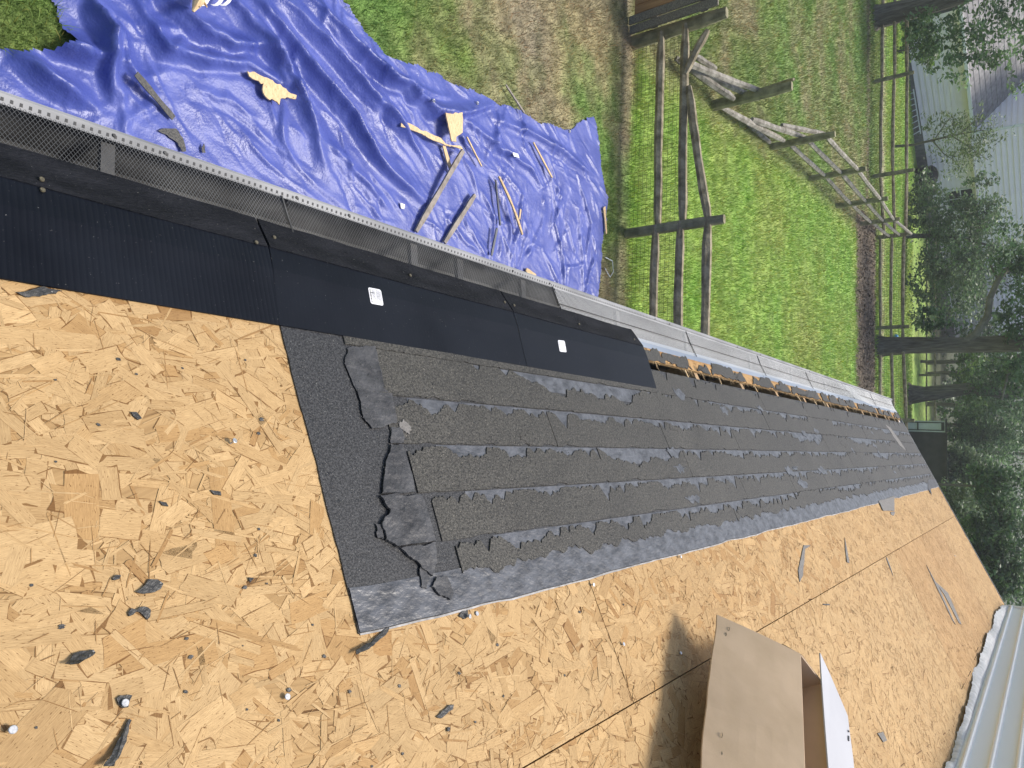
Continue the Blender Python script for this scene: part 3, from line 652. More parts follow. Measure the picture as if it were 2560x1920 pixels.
# wrinkled smooth strip along the upper edge
low = -.205+wob(n, .006, 12)
Vv = []; Ff = []; nj = 14
wr = np.random.default_rng(5)
for i, s in enumerate(np.linspace(S_M+.004, S_END-.007, 900)):
    e = np.interp(s, ss, edge); l = np.interp(s, ss, low)
    for j in range(nj+1):
        t = l+(e-.001-l)*j/nj
        Vv.append((s, t))
Vv = np.array(Vv); hh = .0052+.0016*np.abs(fbm(Vv[:, 0]+9, Vv[:, 1]*.5+9, 95, 4)-.5)*2+.0022*np.maximum(0, fbm(Vv[:, 0]*1.0+3, Vv[:, 1]*2+9, 34, 14)-.45)
W = np.array([RP(a, b, c) for (a, b), c in zip(Vv, hh)])
ii = np.arange(900*(nj+1)).reshape(900, nj+1)
mk('smooth_edge_strip', W, np.stack([ii[:-1, :-1], ii[1:, :-1], ii[1:, 1:], ii[:-1, 1:]], -1).reshape(-1, 4), 'smooth_tar', memb, smooth=True)
pts = [(s, e+.0005) for s, e in zip(ss, edge)]+[(s, e+.0035+abs(q)) for s, e, q in zip(ss[::-1], edge[::-1], wob(n, .0016, 33))]
MB().slab(pts, .0021, .0034).build('film_edge', 'film', memb)
# exposed tar bands and torn shingle courses
LINES = [-.862, -.745, -.622, -.500, -.381, -.268, -.205]
for k in range(6):
    t0, t1 = LINES[k], LINES[k+1]
    band = [(1.10+.05*k, t0+.0015), (S_END-.02, t0+.0015), (S_END-.02, min(t0+.058, t1-.004)), (1.10+.05*k, min(t0+.058, t1-.004))]
    if k: MB().slab(band, .0042, .0050).build('tar_band', 'smooth_tar', memb)
    s = 1.06+.03*k
    while s < S_END-.05:
        w = rnd.uniform(.55, 1.0); s1 = min(s+w, S_END-.025); m_ = max(6, int((s1-s)/.005))
        x = np.linspace(s, s1, m_); amp = .020 if k else .01
        rg = np.clip((.015 if k else .004)+wob(m_, amp, 700+k*50+int(s*10), 5), .005 if k else .001, 1) + np.abs(rng.normal(0, .0028, m_))
        for q in range(int((s1-s)/.22)):                     # deep notches and whole tongues torn away
            c0 = rnd.uniform(s, s1); ww = rnd.uniform(.012, .05); dp = rnd.uniform(.02, .065); rg = np.maximum(rg, dp*np.clip(1-np.abs(x-c0)/ww, 0, 1))
        rg = np.clip(rg, .001, (t1-t0)*.8)
        if rnd.random() < .12: rg = np.clip(rg-.02, .0005, 1)
        hi_ = t1+np.minimum(0, wob(m_, .005, 3+k+int(s*7), 4))-.001
        if k and rnd.random() < .16: rg = np.maximum(rg, (t1-t0)*(.42+wob(m_, .14, 9+int(s*11), 4))*np.clip(np.sin(np.linspace(0, math.pi, m_))*2.2, 0, 1)); rg = np.clip(rg, .001, (t1-t0)*.85)
        if k == 5:
            if 1.45 < s < 2.0: s = s1+.004; continue
            hi_ = t1+.012+wob(m_, .012, 71+int(s*9), 4)
        pts = [(a, t0+b) for a, b in zip(x, rg)]+[(a, b) for a, b in zip(x[::-1], hi_[::-1])]
        pts = [(a-.006*(b-t0)/.12, b) for a, b in pts]
        MB().slab(pts, .0042, .0068+.0006*(k % 2)+rnd.uniform(0, .0006)).build('torn_shingle', 'shingle', memb)
        s = s1+rnd.choice((.0006, .0010, .003))
# torn, curled flaps of the sheet at the lap
def flap(pts, ox, oy, z, o=.010, curl=0, seed=0, m='flap', name='torn_flap'):
    P = rag(roofs(pts, ox, oy, z), .0030, .0035, seed)
    return MB().slab(P, .0068, lambda s, t: .0068+(o-.0068)*.62).build(name, m, memb)
flap([(40, 600), (215, 590), (270, 850), (300, 890), (95, 880), (15, 700)], 850, 640, 2.572, .0084, seed=1)
flap([(96, 880), (320, 893), (350, 1080), (190, 1122), (130, 1050)], 850, 640, 2.572, .0105, seed=2)
flap([(320, 1110), (385, 1120), (395, 1212), (312, 1216)], 850, 640, 2.572, .0105, seed=3)
flap([(305, 1222), (390, 1222), (465, 1528), (250, 1540)], 850, 640, 2.572, .0135, seed=4)
flap([(150, 935), (405, 935), (430, 1000), (490, 1215), (262, 1243), (185, 1205), (163, 1100), (212, 1020)], 880, 860, 2.44, .0165, seed=5)
flap([(132, 1100), (160, 1110), (188, 1205), (140, 1190)], 880, 860, 2.44, .0100, seed=6)
flap([(268, 1250), (490, 1222), (497, 1330), (470, 1425), (398, 1358)], 880, 860, 2.44, .0150, seed=7)
flap([(402, 1366), (452, 1425), (440, 1500), (404, 1488)], 880, 860, 2.44, .0110, seed=8)
flap([(465, 1490), (505, 1430), (560, 1425), (600, 1530), (585, 1568), (520, 1545)], 880, 860, 2.44, .0140, seed=9)
flap([(265, 490), (300, 470), (345, 520), (330, 560), (290, 530)], 880, 860, 2.44, .0115, seed=10, m='grey_scrap')
# patch bits over the upper edge far along
flap([(1270, 1578), (1372, 1545), (1372, 1640), (1300, 1640)], 1700, 640, 2.572, .0098, seed=11, m='grey_scrap')
flap([(1590, 1440), (1640, 1440), (1655, 1480), (1605, 1500), (1615, 1540), (1590, 1500)], 1700, 640, 2.572, .0098, seed=12)
for a, b_ in ((1045, 1095), (2310, 1200), (600+850, 1180)):   # specks of white grit
    pass
# smears of bare tar and a dusty footpath worn across the courses
for k in range(30):
    s = rnd.uniform(1.3, 8.3); t = rnd.uniform(-.80, -.24); w = rnd.uniform(.02, .09); hgt = rnd.uniform(.015, .05)
    P = rag([(s-w, t-hgt*.3), (s+w*.2, t-hgt*.6), (s+w, t), (s+w*.4, t+hgt*.6), (s-w*.5, t+hgt*.4)], .010, .008, 1200+k)
    MB().slab(P, .0066, .0082).build('bare_tar_patch', 'smooth_tar' if k % 3 else 'shingle', memb)
P = rag([onroof(*q) for q in ((2212, 1064), (2222, 1066), (2258, 1118), (2262, 1128), (2250, 1118), (2226, 1084))], .012, .01, 77); MB().slab(P, .0066, .0086).build('dust_streak', 'grey_scrap', memb)
# granular crumbs scattered over the courses
b = MB()
for k in range(900):
    s = S_M+.02+(rnd.random()**1.8)*3.2; t = rnd.uniform(-.7, -.21); q = rnd.uniform(.0008, .0022); p = RP(s, t, .0095)
    b.add([p+RN*q, p+np.array([0, q, 0]), p-np.array([0, q, 0])*.6+RU*q, p-RU*q-np.array([0, q, 0])*.5], [[0, 1, 2], [0, 2, 3], [0, 3, 1]])
b.build('loose_grit', 'grey_scrap', memb, kind='stuff')

# ================================================================== VENT PANELS along the eave
vent_lab = ['ribbed black plastic vent panel nearest the camera, without a sticker', 'black plastic vent panel whose white sticker shows a bar code', 'black plastic vent panel at the end of the row beside the open slot']
T_V0, T_VM, T_V1 = -1.046, -0.960, -0.767
for k, (s0, s1) in enumerate(((-.10, .896), (.898, 1.777), (1.779, 2.672))):
    v = thing('vent_panel', vent_lab[k], 'vent panel', RP((s0+s1)/2, -.9), 'vent panels laid end to end along the eave')
    rib = .0105; n = int((s1-s0)/rib); V = []; amp = .0003 if k == 0 else .00005
    tl = [T_VM, T_VM+.06, -.862, T_V1]; ol = [.0225, .0215, .0165, .0075]
    prof = []
    for i in range(n+1):
        s = s0+(s1-s0)*i/n; prof += [(s, 0), (s+rib*.3, amp), (s+rib*.62, amp), (s+rib*.92, 0)]
    prof = [(min(a, s1), c) for a, c in prof]; nj = len(tl)
    bow = lambda s: .0012*math.sin((s-s0)/(s1-s0)*math.pi*2+k)
    for s, c in prof:
        for t, o in zip(tl, ol): V.append(RP(s+.02*(t-T_VM)/.2*(-.6 if k else 0), t+.0006*math.sin(s*3), o+c+bow(s)*(o/.0225)))
    m_ = len(prof); F_ = [[i*nj+j, (i+1)*nj+j, (i+1)*nj+j+1, i*nj+j+1] for i in range(m_-1) for j in range(nj-1)]
    base = len(V)
    for s, c in prof: V.append(RP(s+.02*(T_V1-T_VM)/.2*(-.6 if k else 0), T_V1+.0006*math.sin(s*3), .0045))
    F_ += [[i*nj+nj-1, (i+1)*nj+nj-1, base+i+1, base+i] for i in range(m_-1)]
    mk('ribbed_sheet', V, F_, 'plastic', v)
    nn = 60; x = np.linspace(s0+.002, s1-.002, nn); e0 = wob(nn, .002, k+5)
    lo = [(a, T_V0+w_) for a, w_ in zip(x, e0)]; hi = [(a, T_VM+.004) for a in x[::-1]]
    b = MB(); st = lo+hi; b.prism([RP(a, c, .0035) for a, c in st], [RP(a, c, .0065 if c < -1.0 else .0245+bow(a)) for a, c in st]); b.build('filter_strip', 'fabric', v)
    for px, py in (((100, 455), (101, 483), (635, 612)), ((684, 595), (1024, 690), (1260, 757)), ((1283, 765), (1445, 812), (1583, 850)))[k]:
        s, t = onroof(px, py, .016); b = MB(); p = RP(s, t, .006+.019*min(1, max(0, (t-T_V0)/.08))); b.tube([p, p+RN*.0022], [.0046, .004], 12); b.build('nail', 'rust', v)
    if k:
        quad = ([(920, 718), (952, 724), (962, 762), (930, 756)], [(1396, 849), (1413, 851), (1421, 878), (1404, 876)])[k-1]
        Q = [onroof(*p, .023) for p in quad]; of = lambda s, t: float(np.interp(t, tl, ol))+bow(s)+amp
        Q = np.array(Q); cc = Q.mean(0)
        def sq(u, w): return (Q[0]*(1-u)+Q[1]*u)*(1-w)+(Q[3]*(1-u)+Q[2]*u)*w
        out = []
        for cu, cw, a0 in ((1, 0, -90), (1, 1, 0), (0, 1, 90), (0, 0, 180)):
            for aa in range(0, 91, 30):
                th = math.radians(a0+aa); out.append(sq(abs(cu-.12)+.12*math.cos(th)*(1 if True else 1), abs(cw-.12)+.12*math.sin(th)))
        lab = MB().prism([RP(a, c, of(a, c)+.0004) for a, c in out], [RP(a, c, of(a, c)+.0009) for a, c in out]).build('sticker', 'label', v)
        b = MB()
        def bar(u0, w0, u1, w1):
            P = [sq(u0, w0), sq(u1, w0), sq(u1, w1), sq(u0, w1)]; b.prism([RP(a, c, of(a, c)+.0009) for a, c in P], [RP(a, c, of(a, c)+.00115) for a, c in P])
        w_ = .10
        while w_ < .9: q = rnd.choice((.012, .02, .03)); bar(.07, w_, .17, w_+q); w_ += q+rnd.choice((.015, .025))
        for u_ in (.26, .34, .42, .56, .64, .72, .80, .90):
            w_ = .08
            while w_ < rnd.uniform(.6, .92): q = rnd.uniform(.03, .10); bar(u_, w_, u_+.022, w_+q); w_ += q+.03
        b.build('print', 'ink', lab)

# ================================================================== GUTTER
LZ = float(eave[2])-.045
lipx = float(EYE[0]+ray(860, 527)[0]*((LZ-CAMZ)/ray(860, 527)[2]))
backx = eave[0]-.002
gut = thing('gutter', 'grey metal gutter with wire screen along the eave', 'gutter', (lipx, 4, LZ-.12))
g0, g1 = -1.4, S_END+.03
prof = [(backx, LZ+.02), (backx, LZ-.10), (backx-.07, LZ-.105), (lipx+.045, LZ-.10), (lipx+.012, LZ-.05), (lipx, LZ-.03), (lipx, LZ)]
th = [(a+(.0015 if i > 2 else -.0015), c+.0015) for i, (a, c) in enumerate(prof)]
b = MB(); n = len(prof)
V = [(a, y, c) for y in (g0, g1) for a, c in prof]+[(a, y, c) for y in (g0, g1) for a, c in th]
b.add(V, [[i, i+1, n+i+1, n+i] for i in range(n-1)]+[[2*n+i, 3*n+i, 3*n+i+1, 2*n+i+1] for i in range(n-1)]); b.build('trough', 'trough', gut)
MB().prism([(a, g1, c) for a, c in prof], [(a, g1+.002, c) for a, c in prof]).build('end_cap', 'alu', gut)
MB().prism([(lipx-.003, g0, LZ), (lipx+.020, g0, LZ+.001), (lipx+.020, g0, LZ+.0035), (lipx+.002, g0, LZ+.0055), (lipx-.003, g0, LZ+.0035)], [(lipx-.003, g1, LZ), (lipx+.020, g1, LZ+.001), (lipx+.020, g1, LZ+.0035), (lipx+.002, g1, LZ+.0055), (lipx-.003, g1, LZ+.0035)]).build('lip', 'alu', gut)
b = MB(); y = g0
while y < S_END:                                             # punched slots along the lip
    b.flat([(lipx+.008, y), (lipx+.0145, y), (lipx+.0145, y+.0048), (lipx+.008, y+.0048)], LZ+.0026, LZ+.0049); y += .0145
b.build('lip_slots', 'hole', gut, kind='stuff')
for y in (.585, 1.42, 1.62, 1.95, 2.62, 3.32, 4.25, 5.1, 6.0, 7.0, 8.0):   # hangers
    b = MB(); b.prism([(backx-.004, y, LZ-.006), (lipx+.022, y, LZ-.028), (lipx+.022, y+.026, LZ-.028), (backx-.004, y+.026, LZ-.006)], [(backx-.004, y, LZ+.004), (lipx+.022, y, LZ-.012), (lipx+.022, y+.026, LZ-.012), (backx-.004, y+.026, LZ+.004)]); b.build('hanger', 'trough', gut)
# expanded-metal screen: crossing strands
def screen(s0, s1, lift=lambda y, q: 0.0, coarse=1.0):
    pitch = .0080*coarse; rows = int(round(22/coarse)); x0, z0 = lipx+.016, LZ+.0035; p1 = RP(0, T_EAVE-.012, .0045); x1, z1 = p1[0], p1[2]
    V = []; Fc = []; ny = int((s1-s0)/pitch); w = .00044*coarse**.5
    for par in (0, 1):
        for i in range(ny):
            y0 = s0+i*pitch
            for r_ in range(rows):
                a, c = r_/rows, (r_+1)/rows
                ya = y0+(r_ % 2)*pitch/2; yb = ya+(pitch/2 if par else -pitch/2)
                sag = lambda q: -.006*math.sin(math.pi*q)
                pa = (x0+(x1-x0)*a, ya, z0+(z1-z0)*a+sag(a)+lift(ya, a)); pb = (x0+(x1-x0)*c, yb, z0+(z1-z0)*c+sag(c)+lift(yb, c))
                bse = len(V); V += [(pa[0], pa[1]-w, pa[2]), (pa[0], pa[1]+w, pa[2]+.0005), (pb[0], pb[1]+w, pb[2]+.0005), (pb[0], pb[1]-w, pb[2])]; Fc.append([bse, bse+1, bse+2, bse+3])
    # fold line and joint of the section
    return V, Fc
secs = [(-.15, .99), (.995, 2.13), (2.135, 3.30), (3.305, 4.35), (4.355, 5.40), (5.405, 6.5), (6.505, 7.65), (7.655, 8.78)]
for k, (a, c) in enumerate(secs):
    lf_ = (lambda y, q: 0.0) if k not in (5, 6) else (lambda y, q: .05*q*math.sin(math.pi*min(1, max(0, (y-5.6)/2.0)))**2)
    V, Fc = screen(a, c, lf_, 1.0 if k < 3 else 1.0)
    mk('screen_section', np.array(V), np.array(Fc), 'screen' if k < 2 else 'screen_pale', gut)
    b = MB(); p1 = RP(0, T_EAVE-.012, .0045)
    for y in (c-.012,):
        mid = np.array([(lipx+.016+p1[0])/2, y, (LZ+.0035+p1[2])/2-.003])
        b.beam((lipx+.017, y, LZ+.006), mid+np.array([0, .01, .002]), .004, .002); b.beam(mid+np.array([0, .01, .002]), (p1[0], y+.015, p1[2]+.003+lf_(y, 1)), .004, .002)
    if k < 2: b.build('screen_joint', 'trough', gut); continue
    q = .50; xx = lipx+.016+(p1[0]-lipx-.016)*q; zz = LZ+.0035+(p1[2]-LZ-.0035)*q-.003
    b.beam((xx, a, zz+lf_(a, q)), (xx, c, zz+lf_(c, q)), .0035, .002); b.build('screen_joint', 'trough', gut)
for y in (.70, .60, 1.02, 1.18, 1.88, 2.10, 2.95, 3.1, 4.0, 4.4, 5.3, 5.5):   # screws in the lip
    MB().tube([(lipx+.009, y, LZ+.004), (lipx+.009, y, LZ+.0075)], [.0042, .003], 8).build('screw', 'trough', gut)

# ================================================================== CARTON on the deck
def Rat(px, py, o): s, t = onroof(px, py, o); return np.array([s, t, o])
o_b, o_f = .10, .24
nBL, nFL = Rat(1790, 1535, o_b), Rat(2000, 1635, o_f); A_ = np.array([-.82, .57, 0.]); A_ /= np.linalg.norm(A_)
Bd = np.array([-A_[1], A_[0], 0])*-1.0
if Bd[0] < 0: Bd = -Bd
cart = thing('cardboard_box', 'open brown cardboard carton with a white outer flap lying on the bare boards', 'box', RP(nFL[0], nFL[1]))
def w3(p): return RP(p[0], p[1], p[2])
def panel(name, pts, m, thick=.004, nrm=None, edge=False):
    P = [w3(p) for p in pts]; nv = np.cross(P[1]-P[0], P[2]-P[0]); nv /= np.linalg.norm(nv)
    return MB().prism([p-nv*thick/2 for p in P], [p+nv*thick/2 for p in P]).build(name, m, cart)
far_w = .125
nBR, nFR = Rat(1752, 1935, o_b-.0), nFL+A_*.62
nBR = nBL+A_*.66
# near flap with slightly wavy free edge
e = []; m_ = 14
for i in range(m_+1):
    q = i/m_; p = nBL*(1-q)+nBR*q + np.array([0, 0, .004*math.sin(q*9)]) + Bd*(.004*math.sin(q*14+1)-.003*(abs(q-.42) < .04)); e.append(p)
tp_e = [nFL*(1-i/m_)+nFR*(i/m_) for i in range(m_+1)]; rows_ = 6; V = []; Fq = []
for sg in (-1, 1):
    for j in range(rows_+1):
        for i in range(m_+1):
            p = e[i]*(1-j/rows_)+tp_e[i]*(j/rows_); V.append(w3(p)+RN*(.0018*sg+.004*math.sin(math.pi*j/rows_)))
nn_ = (rows_+1)*(m_+1)
for j in range(rows_):
    for i in range(m_):
        a = j*(m_+1)+i; Fq += [[a, a+m_+1, a+m_+2, a+1], [nn_+a, nn_+a+1, nn_+a+m_+2, nn_+a+m_+1]]
        if j == 0: Fq.append([a, a+1, nn_+a+1, nn_+a])
    a = j*(m_+1); Fq.append([a, nn_+a, nn_+a+m_+1, a+m_+1])
mk('near_flap', V, Fq, 'card', cart)
dn = np.array([0, 0, -.236])
panel('near_wall', [nFL+Bd*.003, nFR+Bd*.003, nFR+Bd*.003+dn, nFL+Bd*.003+dn], 'card')
fFL, fFR = nFL+Bd*far_w, nFR+Bd*far_w
panel('far_wall', [fFL, fFR, fFR+dn, fFL+dn], 'card')
panel('end_wall', [nFL+Bd*.006, fFL-Bd*.003, fFL-Bd*.003+dn, nFL+Bd*.006+dn], 'card')
panel('end_wall', [nFR+Bd*.006, fFR-Bd*.003, fFR-Bd*.003+dn, nFR+Bd*.006+dn], 'card')
panel('bottom', [nFL+dn+Bd*.005, nFR+dn+Bd*.005, fFR+dn, fFL+dn], 'card')
panel('end_flap', [nFL+Bd*.008-A_*.002, fFL-Bd*.004-A_*.002, fFL-Bd*.03-A_*.075+np.array([0, 0, -.06]), nFL+Bd*.02-A_*.085+np.array([0, 0, -.07])], 'card')
wt = Rat(2050, 1632, o_f+.015); wt2 = wt+A_*.60
inn = [Rat(*p, o_f+.012) for p in ((2049, 1632), (2053, 1700), (2060, 1800), (2072, 1950))]
fo = [Rat(*p, o_f+.006) for p in ((2072, 1682), (2096, 1738), (2118, 1790), (2124, 1840), (2132, 1900), (2136, 1950))]
wf = panel('far_flap', inn+fo[::-1], 'cardwhite', .004)
wf['label'] = 'white coated flap of the carton'
# printed marks on the white flap, staples and creases on the near flap
b = MB()
for q in (.42, .455, .465, .475):
    P = w3(Rat(2122, 1828+(q-.42)*400, o_f+.0105)); b.beam(P-np.array([0, .004, 0]), P+np.array([0, .004, 0]), .005, .0012, RN)
b.build('print', 'ink', wf)
for q, u_ in ((.06, .15), (.10, .12), (.62, .16), (.70, .17)):
    p = w3((nBL*(1-q)+nBR*q)*(1-u_)+(nFL*(1-q)+nFR*q)*u_)+RN*.0045; d = w3(nBR)-w3(nBL); d /= np.linalg.norm(d)
    MB().tube([p-d*.007, p+RN*.002, p+d*.007], .0009, 5).build('staple', 'rust', cart)

# ================================================================== SCRAPS on the bare boards
scr = [
 ('curl', [(1440-1440+380, 1540), (470, 1480), (560, 1350), (700, 1310), (900, 1285), (930, 1345), (880, 1395), (720, 1480), (600, 1560), (470, 1570)], 100, 1440, 6.91, 'scrap', 'long tongue-shaped scrap of tar below the crossed pair'),
 ('blob', [(1640, 290), (1800, 160), (1850, 70), (2010, 75), (2110, 150), (2060, 240), (1960, 290), (1720, 315)], 100, 1440, 6.91, 'scrap', 'teardrop tar scrap with a dull nail head in it'),
 ('bow', [(1500, 650), (1560, 570), (1645, 600), (1780, 540), (1890, 600), (1880, 720), (1830, 770), (1760, 690), (1650, 620), (1590, 680), (1520, 710)], 100, 1440, 6.91, 'scrap', 'bow-tie shaped tar scrap beside the teardrop scrap'),
 ('bit', [(1230, 60), (1290, 0), (1380, 0), (1350, 65), (1250, 88)], 100, 1440, 6.91, 'scrap', 'small angular tar scrap above the crossed pair'),
 ('halo', [(1770, 50), (1830, 0), (2010, 0), (1965, 100), (1950, 180), (1860, 195), (1800, 140)], 0, 1740, 6.144, 'scrap', 'tar scrap around a round silver nail head'),
 ('strip', [(1520, 1106), (1700, 840), (1860, 560), (1960, 360), (2000, 380), (1950, 560), (1830, 850), (1680, 1106)], 0, 1740, 6.144, 'scrap', 'long curled tar strip running out of the picture below the silver nail'),
 ('tri', [(1590, 425), (1625, 430), (1600, 460)], 0, 1280, 2.572, 'scrap', 'tiny triangular tar chip in the middle of the near board'),
 ('tail', [(120, 1050), (140, 960), (400, 830), (620, 620), (700, 560), (710, 610), (640, 720), (440, 880), (240, 1000)], 860, 1480, 6.506, 'scrap', 'dark scrap lying across the lower corner of the membrane'),
 ('nailpatch', [(1845, 400), (1890, 330), (1990, 300), (2010, 400), (1930, 450)], 860, 1480, 6.506, 'scrap', 'dark patch beside a raised nail at the membrane edge'),
 ('lone', [(610, 1320), (690, 1245), (722, 1240), (715, 1275), (640, 1330)], 850, 1280, 2.572, 'scrap', 'oblong grey scrap alone in the middle of the board'),
 ('sliver', [(680, 1390), (700, 1385), (695, 1410), (682, 1415)], 850, 1280, 2.572, 'scrap', 'tiny scrap just below the oblong grey scrap'),
 ('sole', [(765, 452), (755, 380), (790, 215), (835, 215), (800, 240), (785, 410)], 1700, 1280, 2.572, 'grey_scrap', 'long grey banana-shaped scrap beyond the membrane'),
 ('pin', [(1055, 165), (1075, 270), (1085, 330), (1070, 325), (1060, 250)], 1700, 1280, 2.572, 'grey_scrap', 'thin dark sliver to the far side of the banana-shaped scrap'),
 ('pin', [(1325, 290), (1345, 340), (1368, 415), (1350, 370), (1322, 300)], 1700, 1280, 2.572, 'grey_scrap', 'thin dark sliver on the long board seam'),
 ('fork', [(1580, 340), (1640, 450), (1720, 520), (1808, 725), (1790, 715), (1700, 540), (1660, 480), (1768, 725), (1750, 700), (1640, 470)], 1700, 1280, 2.572, 'grey_scrap', 'forked thin strip on the pinker board near the roof end'),
 ('leafy', [(1265, 1425), (1300, 1415), (1325, 1470), (1300, 1480)], 1700, 1280, 2.572, 'grey_scrap', 'small leaf-shaped scrap on the boards beyond the carton'),
 ('crumb', [(1350, 0), (1380, 0), (1372, 25), (1355, 20)], 1700, 1280, 2.572, 'grey_scrap', 'small grey crumb just beyond the membrane near the roof end'),
 ('dash', [(915, 592), (958, 594), (958, 600), (915, 598)], 1700, 1280, 2.572, 'scrap', 'short straight dash of tar just above the carton'),
 ('blackarc', [(100, 240), (180, 232), (260, 205), (395, 232), (330, 250), (250, 268), (160, 272)], 0, 640, 2.572, 'scrap', 'black arc-shaped scrap against the nearest vent panel'),
 ('speckA', [(835, 1010), (870, 1010), (905, 1050), (880, 1060), (850, 1035)], 0, 640, 2.572, 'scrap', 'black fleck on a grey strand right of the nearest vent panel'),
 ('speckB', [(1345, 1510), (1410, 1520), (1415, 1545), (1370, 1540)], 0, 640, 2.572, 'scrap', 'black fleck near the lower left of the membrane'),
 ('speckC', [(1015, 1580), (1060, 1590), (1075, 1615), (1040, 1610)], 0, 640, 2.572, 'scrap', 'slanted black fleck in the middle of the near board'),
]
for k, (nm, pts, ox, oy, z, m_, lab) in enumerate(scr):
    P = rag(roofs(pts, ox, oy, z), .0012, .005, 300+k); c = np.mean(P, 0)
    curl = .010 if nm in ('strip', 'tail', 'curl') else .0
    span = max(p[1] for p in P)-min(p[1] for p in P)+1e-6; t_lo = min(p[1] for p in P)
    o = MB().prism([RP(a, b, .0023+curl*((b-t_lo)/span)**2) for a, b in P], [RP(a, b, .0045+curl*((b-t_lo)/span)**2) for a, b in P]).build('membrane_scrap', m_, None, loc=RP(c[0], c[1]))
    tag(o, lab, 'scrap', 'scraps of tar and membrane left on the boards')
# smeared tar dots where nails were pulled (on the boards themselves)
for px, py in ((295, 900), (340, 937), (245, 1063), (652, 1050), (645, 1085), (637, 1390), (462, 1730), (475, 1643), (808, 1642), (780, 1563), (997, 1715), (873, 1730), (1146, 1683), (1257, 1741), (1187, 1806), (1410, 1689), (1242, 1612), (928, 1917), (153, 1568), (610, 1470), (465, 1597), (1557, 1512), (1447, 1530), (720, 1725), (1005, 1885)):
    s, t = onroof(px, py); r_ = rnd.uniform(.0022, .0045)
    MB().slab([(s+r_*(1.3 if a % 2 else .75)*rnd.uniform(.7, 1.2)*math.cos(a*.524), t+r_*rnd.uniform(.5, 1.1)*math.sin(a*.524)) for a in range(12)], .0021, .0026).build('tar_spot', 'scrap', sheet_at(s, t))

# ================================================================== DEBRIS on the tarp
def onT(px, py, lift=.0):
    g = G(px, py)
    for _ in range(3): g = G(px, py, tarp_z(g[0], g[1], 3)+lift)
    return np.array([g[0], g[1], tarp_z(g[0], g[1], 3)+.016+lift])
def board(p, q, w, h, m, name, label, cat, lift=(.0, .0), bend=0, group=None):
    a, c = onT(*p), onT(*q); a[2] += lift[0]; c[2] += lift[1]
    n = 7; P = []
    zmax = 0
    for i in range(n):
        u_ = i/(n-1); x = a*(1-u_)+c*u_; x[2] += bend*math.sin(math.pi*u_); P.append(x)
        if 0 < i < n-1: zmax = max(zmax, min(.06, tarp_z(x[0], x[1], 1)+.012-x[2]))
    for x in P: x[2] += max(0, zmax)+h/2
    b = MB()
    d = (P[-1]-P[0]); d /= np.linalg.norm(d); sd = np.cross(d, (0, 0, 1)); sd /= np.linalg.norm(sd); u2 = np.cross(sd, d); V = []; Fq = []
    for i, x in enumerate(P):
        ww = w*(1+rnd.uniform(-.16, .16))*(1 if 0 < i < n-1 else .8); V += [x-sd*ww/2-u2*h/2, x+sd*ww/2-u2*h/2, x+sd*ww/2+u2*h/2, x-sd*ww/2+u2*h/2]
    for i in range(n-1):
        for j in range(4): Fq.append([i*4+j, i*4+(j+1) % 4, i*4+4+(j+1) % 4, i*4+4+j])
    Fq += [[3, 2, 1, 0], [(n-1)*4+j for j in range(4)]]
    o = mk(name, V, Fq, m, None, loc=(a+c)/2); return tag(o, label, cat, group)
def chip(pts, ox, oy, z, m, name, label, cat, th=.012, lift=.01, amp=.006, seed=0, group=None):
    P = [G(ox+a/z, oy+b_/z) for a, b_ in pts]; xy = rag([p[:2] for p in P], amp, .018, seed); zz = np.mean([tarp_z(a, b_, 1) for a, b_ in xy])+.018+lift
    c = np.mean(xy, 0); o = MB().flat(xy, zz, zz+th).build(name, m, None, loc=(c[0], c[1], zz)); return tag(o, label, cat, group)
grp = 'scraps of wood on the tarp'
chip([(735, 250), (960, 300), (1120, 380), (1260, 430), (1420, 540), (1620, 640), (1740, 750), (1870, 790), (1850, 880), (1740, 860), (1640, 830), (1500, 870), (1470, 1010), (1420, 940), (1300, 870), (1190, 860), (1100, 740), (1110, 520), (940, 450), (780, 360)], 520, 160, 9.217, 'chip', 'osb_chunk', 'jagged hand-shaped chunk of strand board on the tarp', 'board scrap', .012, .03, .010, 41, grp)
chip([(565, 140), (765, 140), (765, 370), (690, 420), (690, 475), (640, 470), (600, 300)], 960, 260, 4.608, 'chip', 'osb_piece', 'rectangular strand board piece half under a fold of the tarp', 'board scrap', .012, .03, .004, 42, grp)
chip([(100, 250), (160, 240), (300, 310), (440, 370), (560, 420), (610, 480), (800, 520), (815, 550), (700, 515), (600, 495), (400, 410), (280, 350), (100, 290)], 960, 260, 4.608, 'chip', 'osb_strip', 'tar-smeared strip of strand board pointing at the long brown board', 'board scrap', .012, .03, .005, 43, grp)
chip([(610, 500), (645, 505), (700, 690), (732, 790), (705, 805), (660, 680)], 960, 260, 4.608, 'chip', 'osb_strip', 'short strand board strip crossing under the long brown board', 'board scrap', .012, .02, .004, 44, grp)
board((1032, 580), (1137, 382), .045, .022, 'greystick', 'brown_board', 'longest brown board leaning across the tarp', 'board', (.01, .07), 0, grp)
board((1103, 608), (1175, 490), .040, .022, 'greystick', 'grey_board', 'weathered grey board ending at the gutter', 'board', (.01, .03), 0, grp)
board((1230, 445), (1297, 588), .026, .014, 'stick', 'wood_stick', 'pale bowed wooden stick on the tarp', 'stick', (.06, .02), .02, grp)
board((1158, 345), (1195, 418), .014, .012, 'chip', 'wood_sliver', 'thin sliver of wood lying along a tarp fold', 'stick', (.02, .02), 0, grp)
board((1226, 452), (1244, 565), .020, .012, 'darkstrip', 'dark_strip', 'dark plastic strip beside the pale stick', 'strip', (.04, .01), 0, grp)
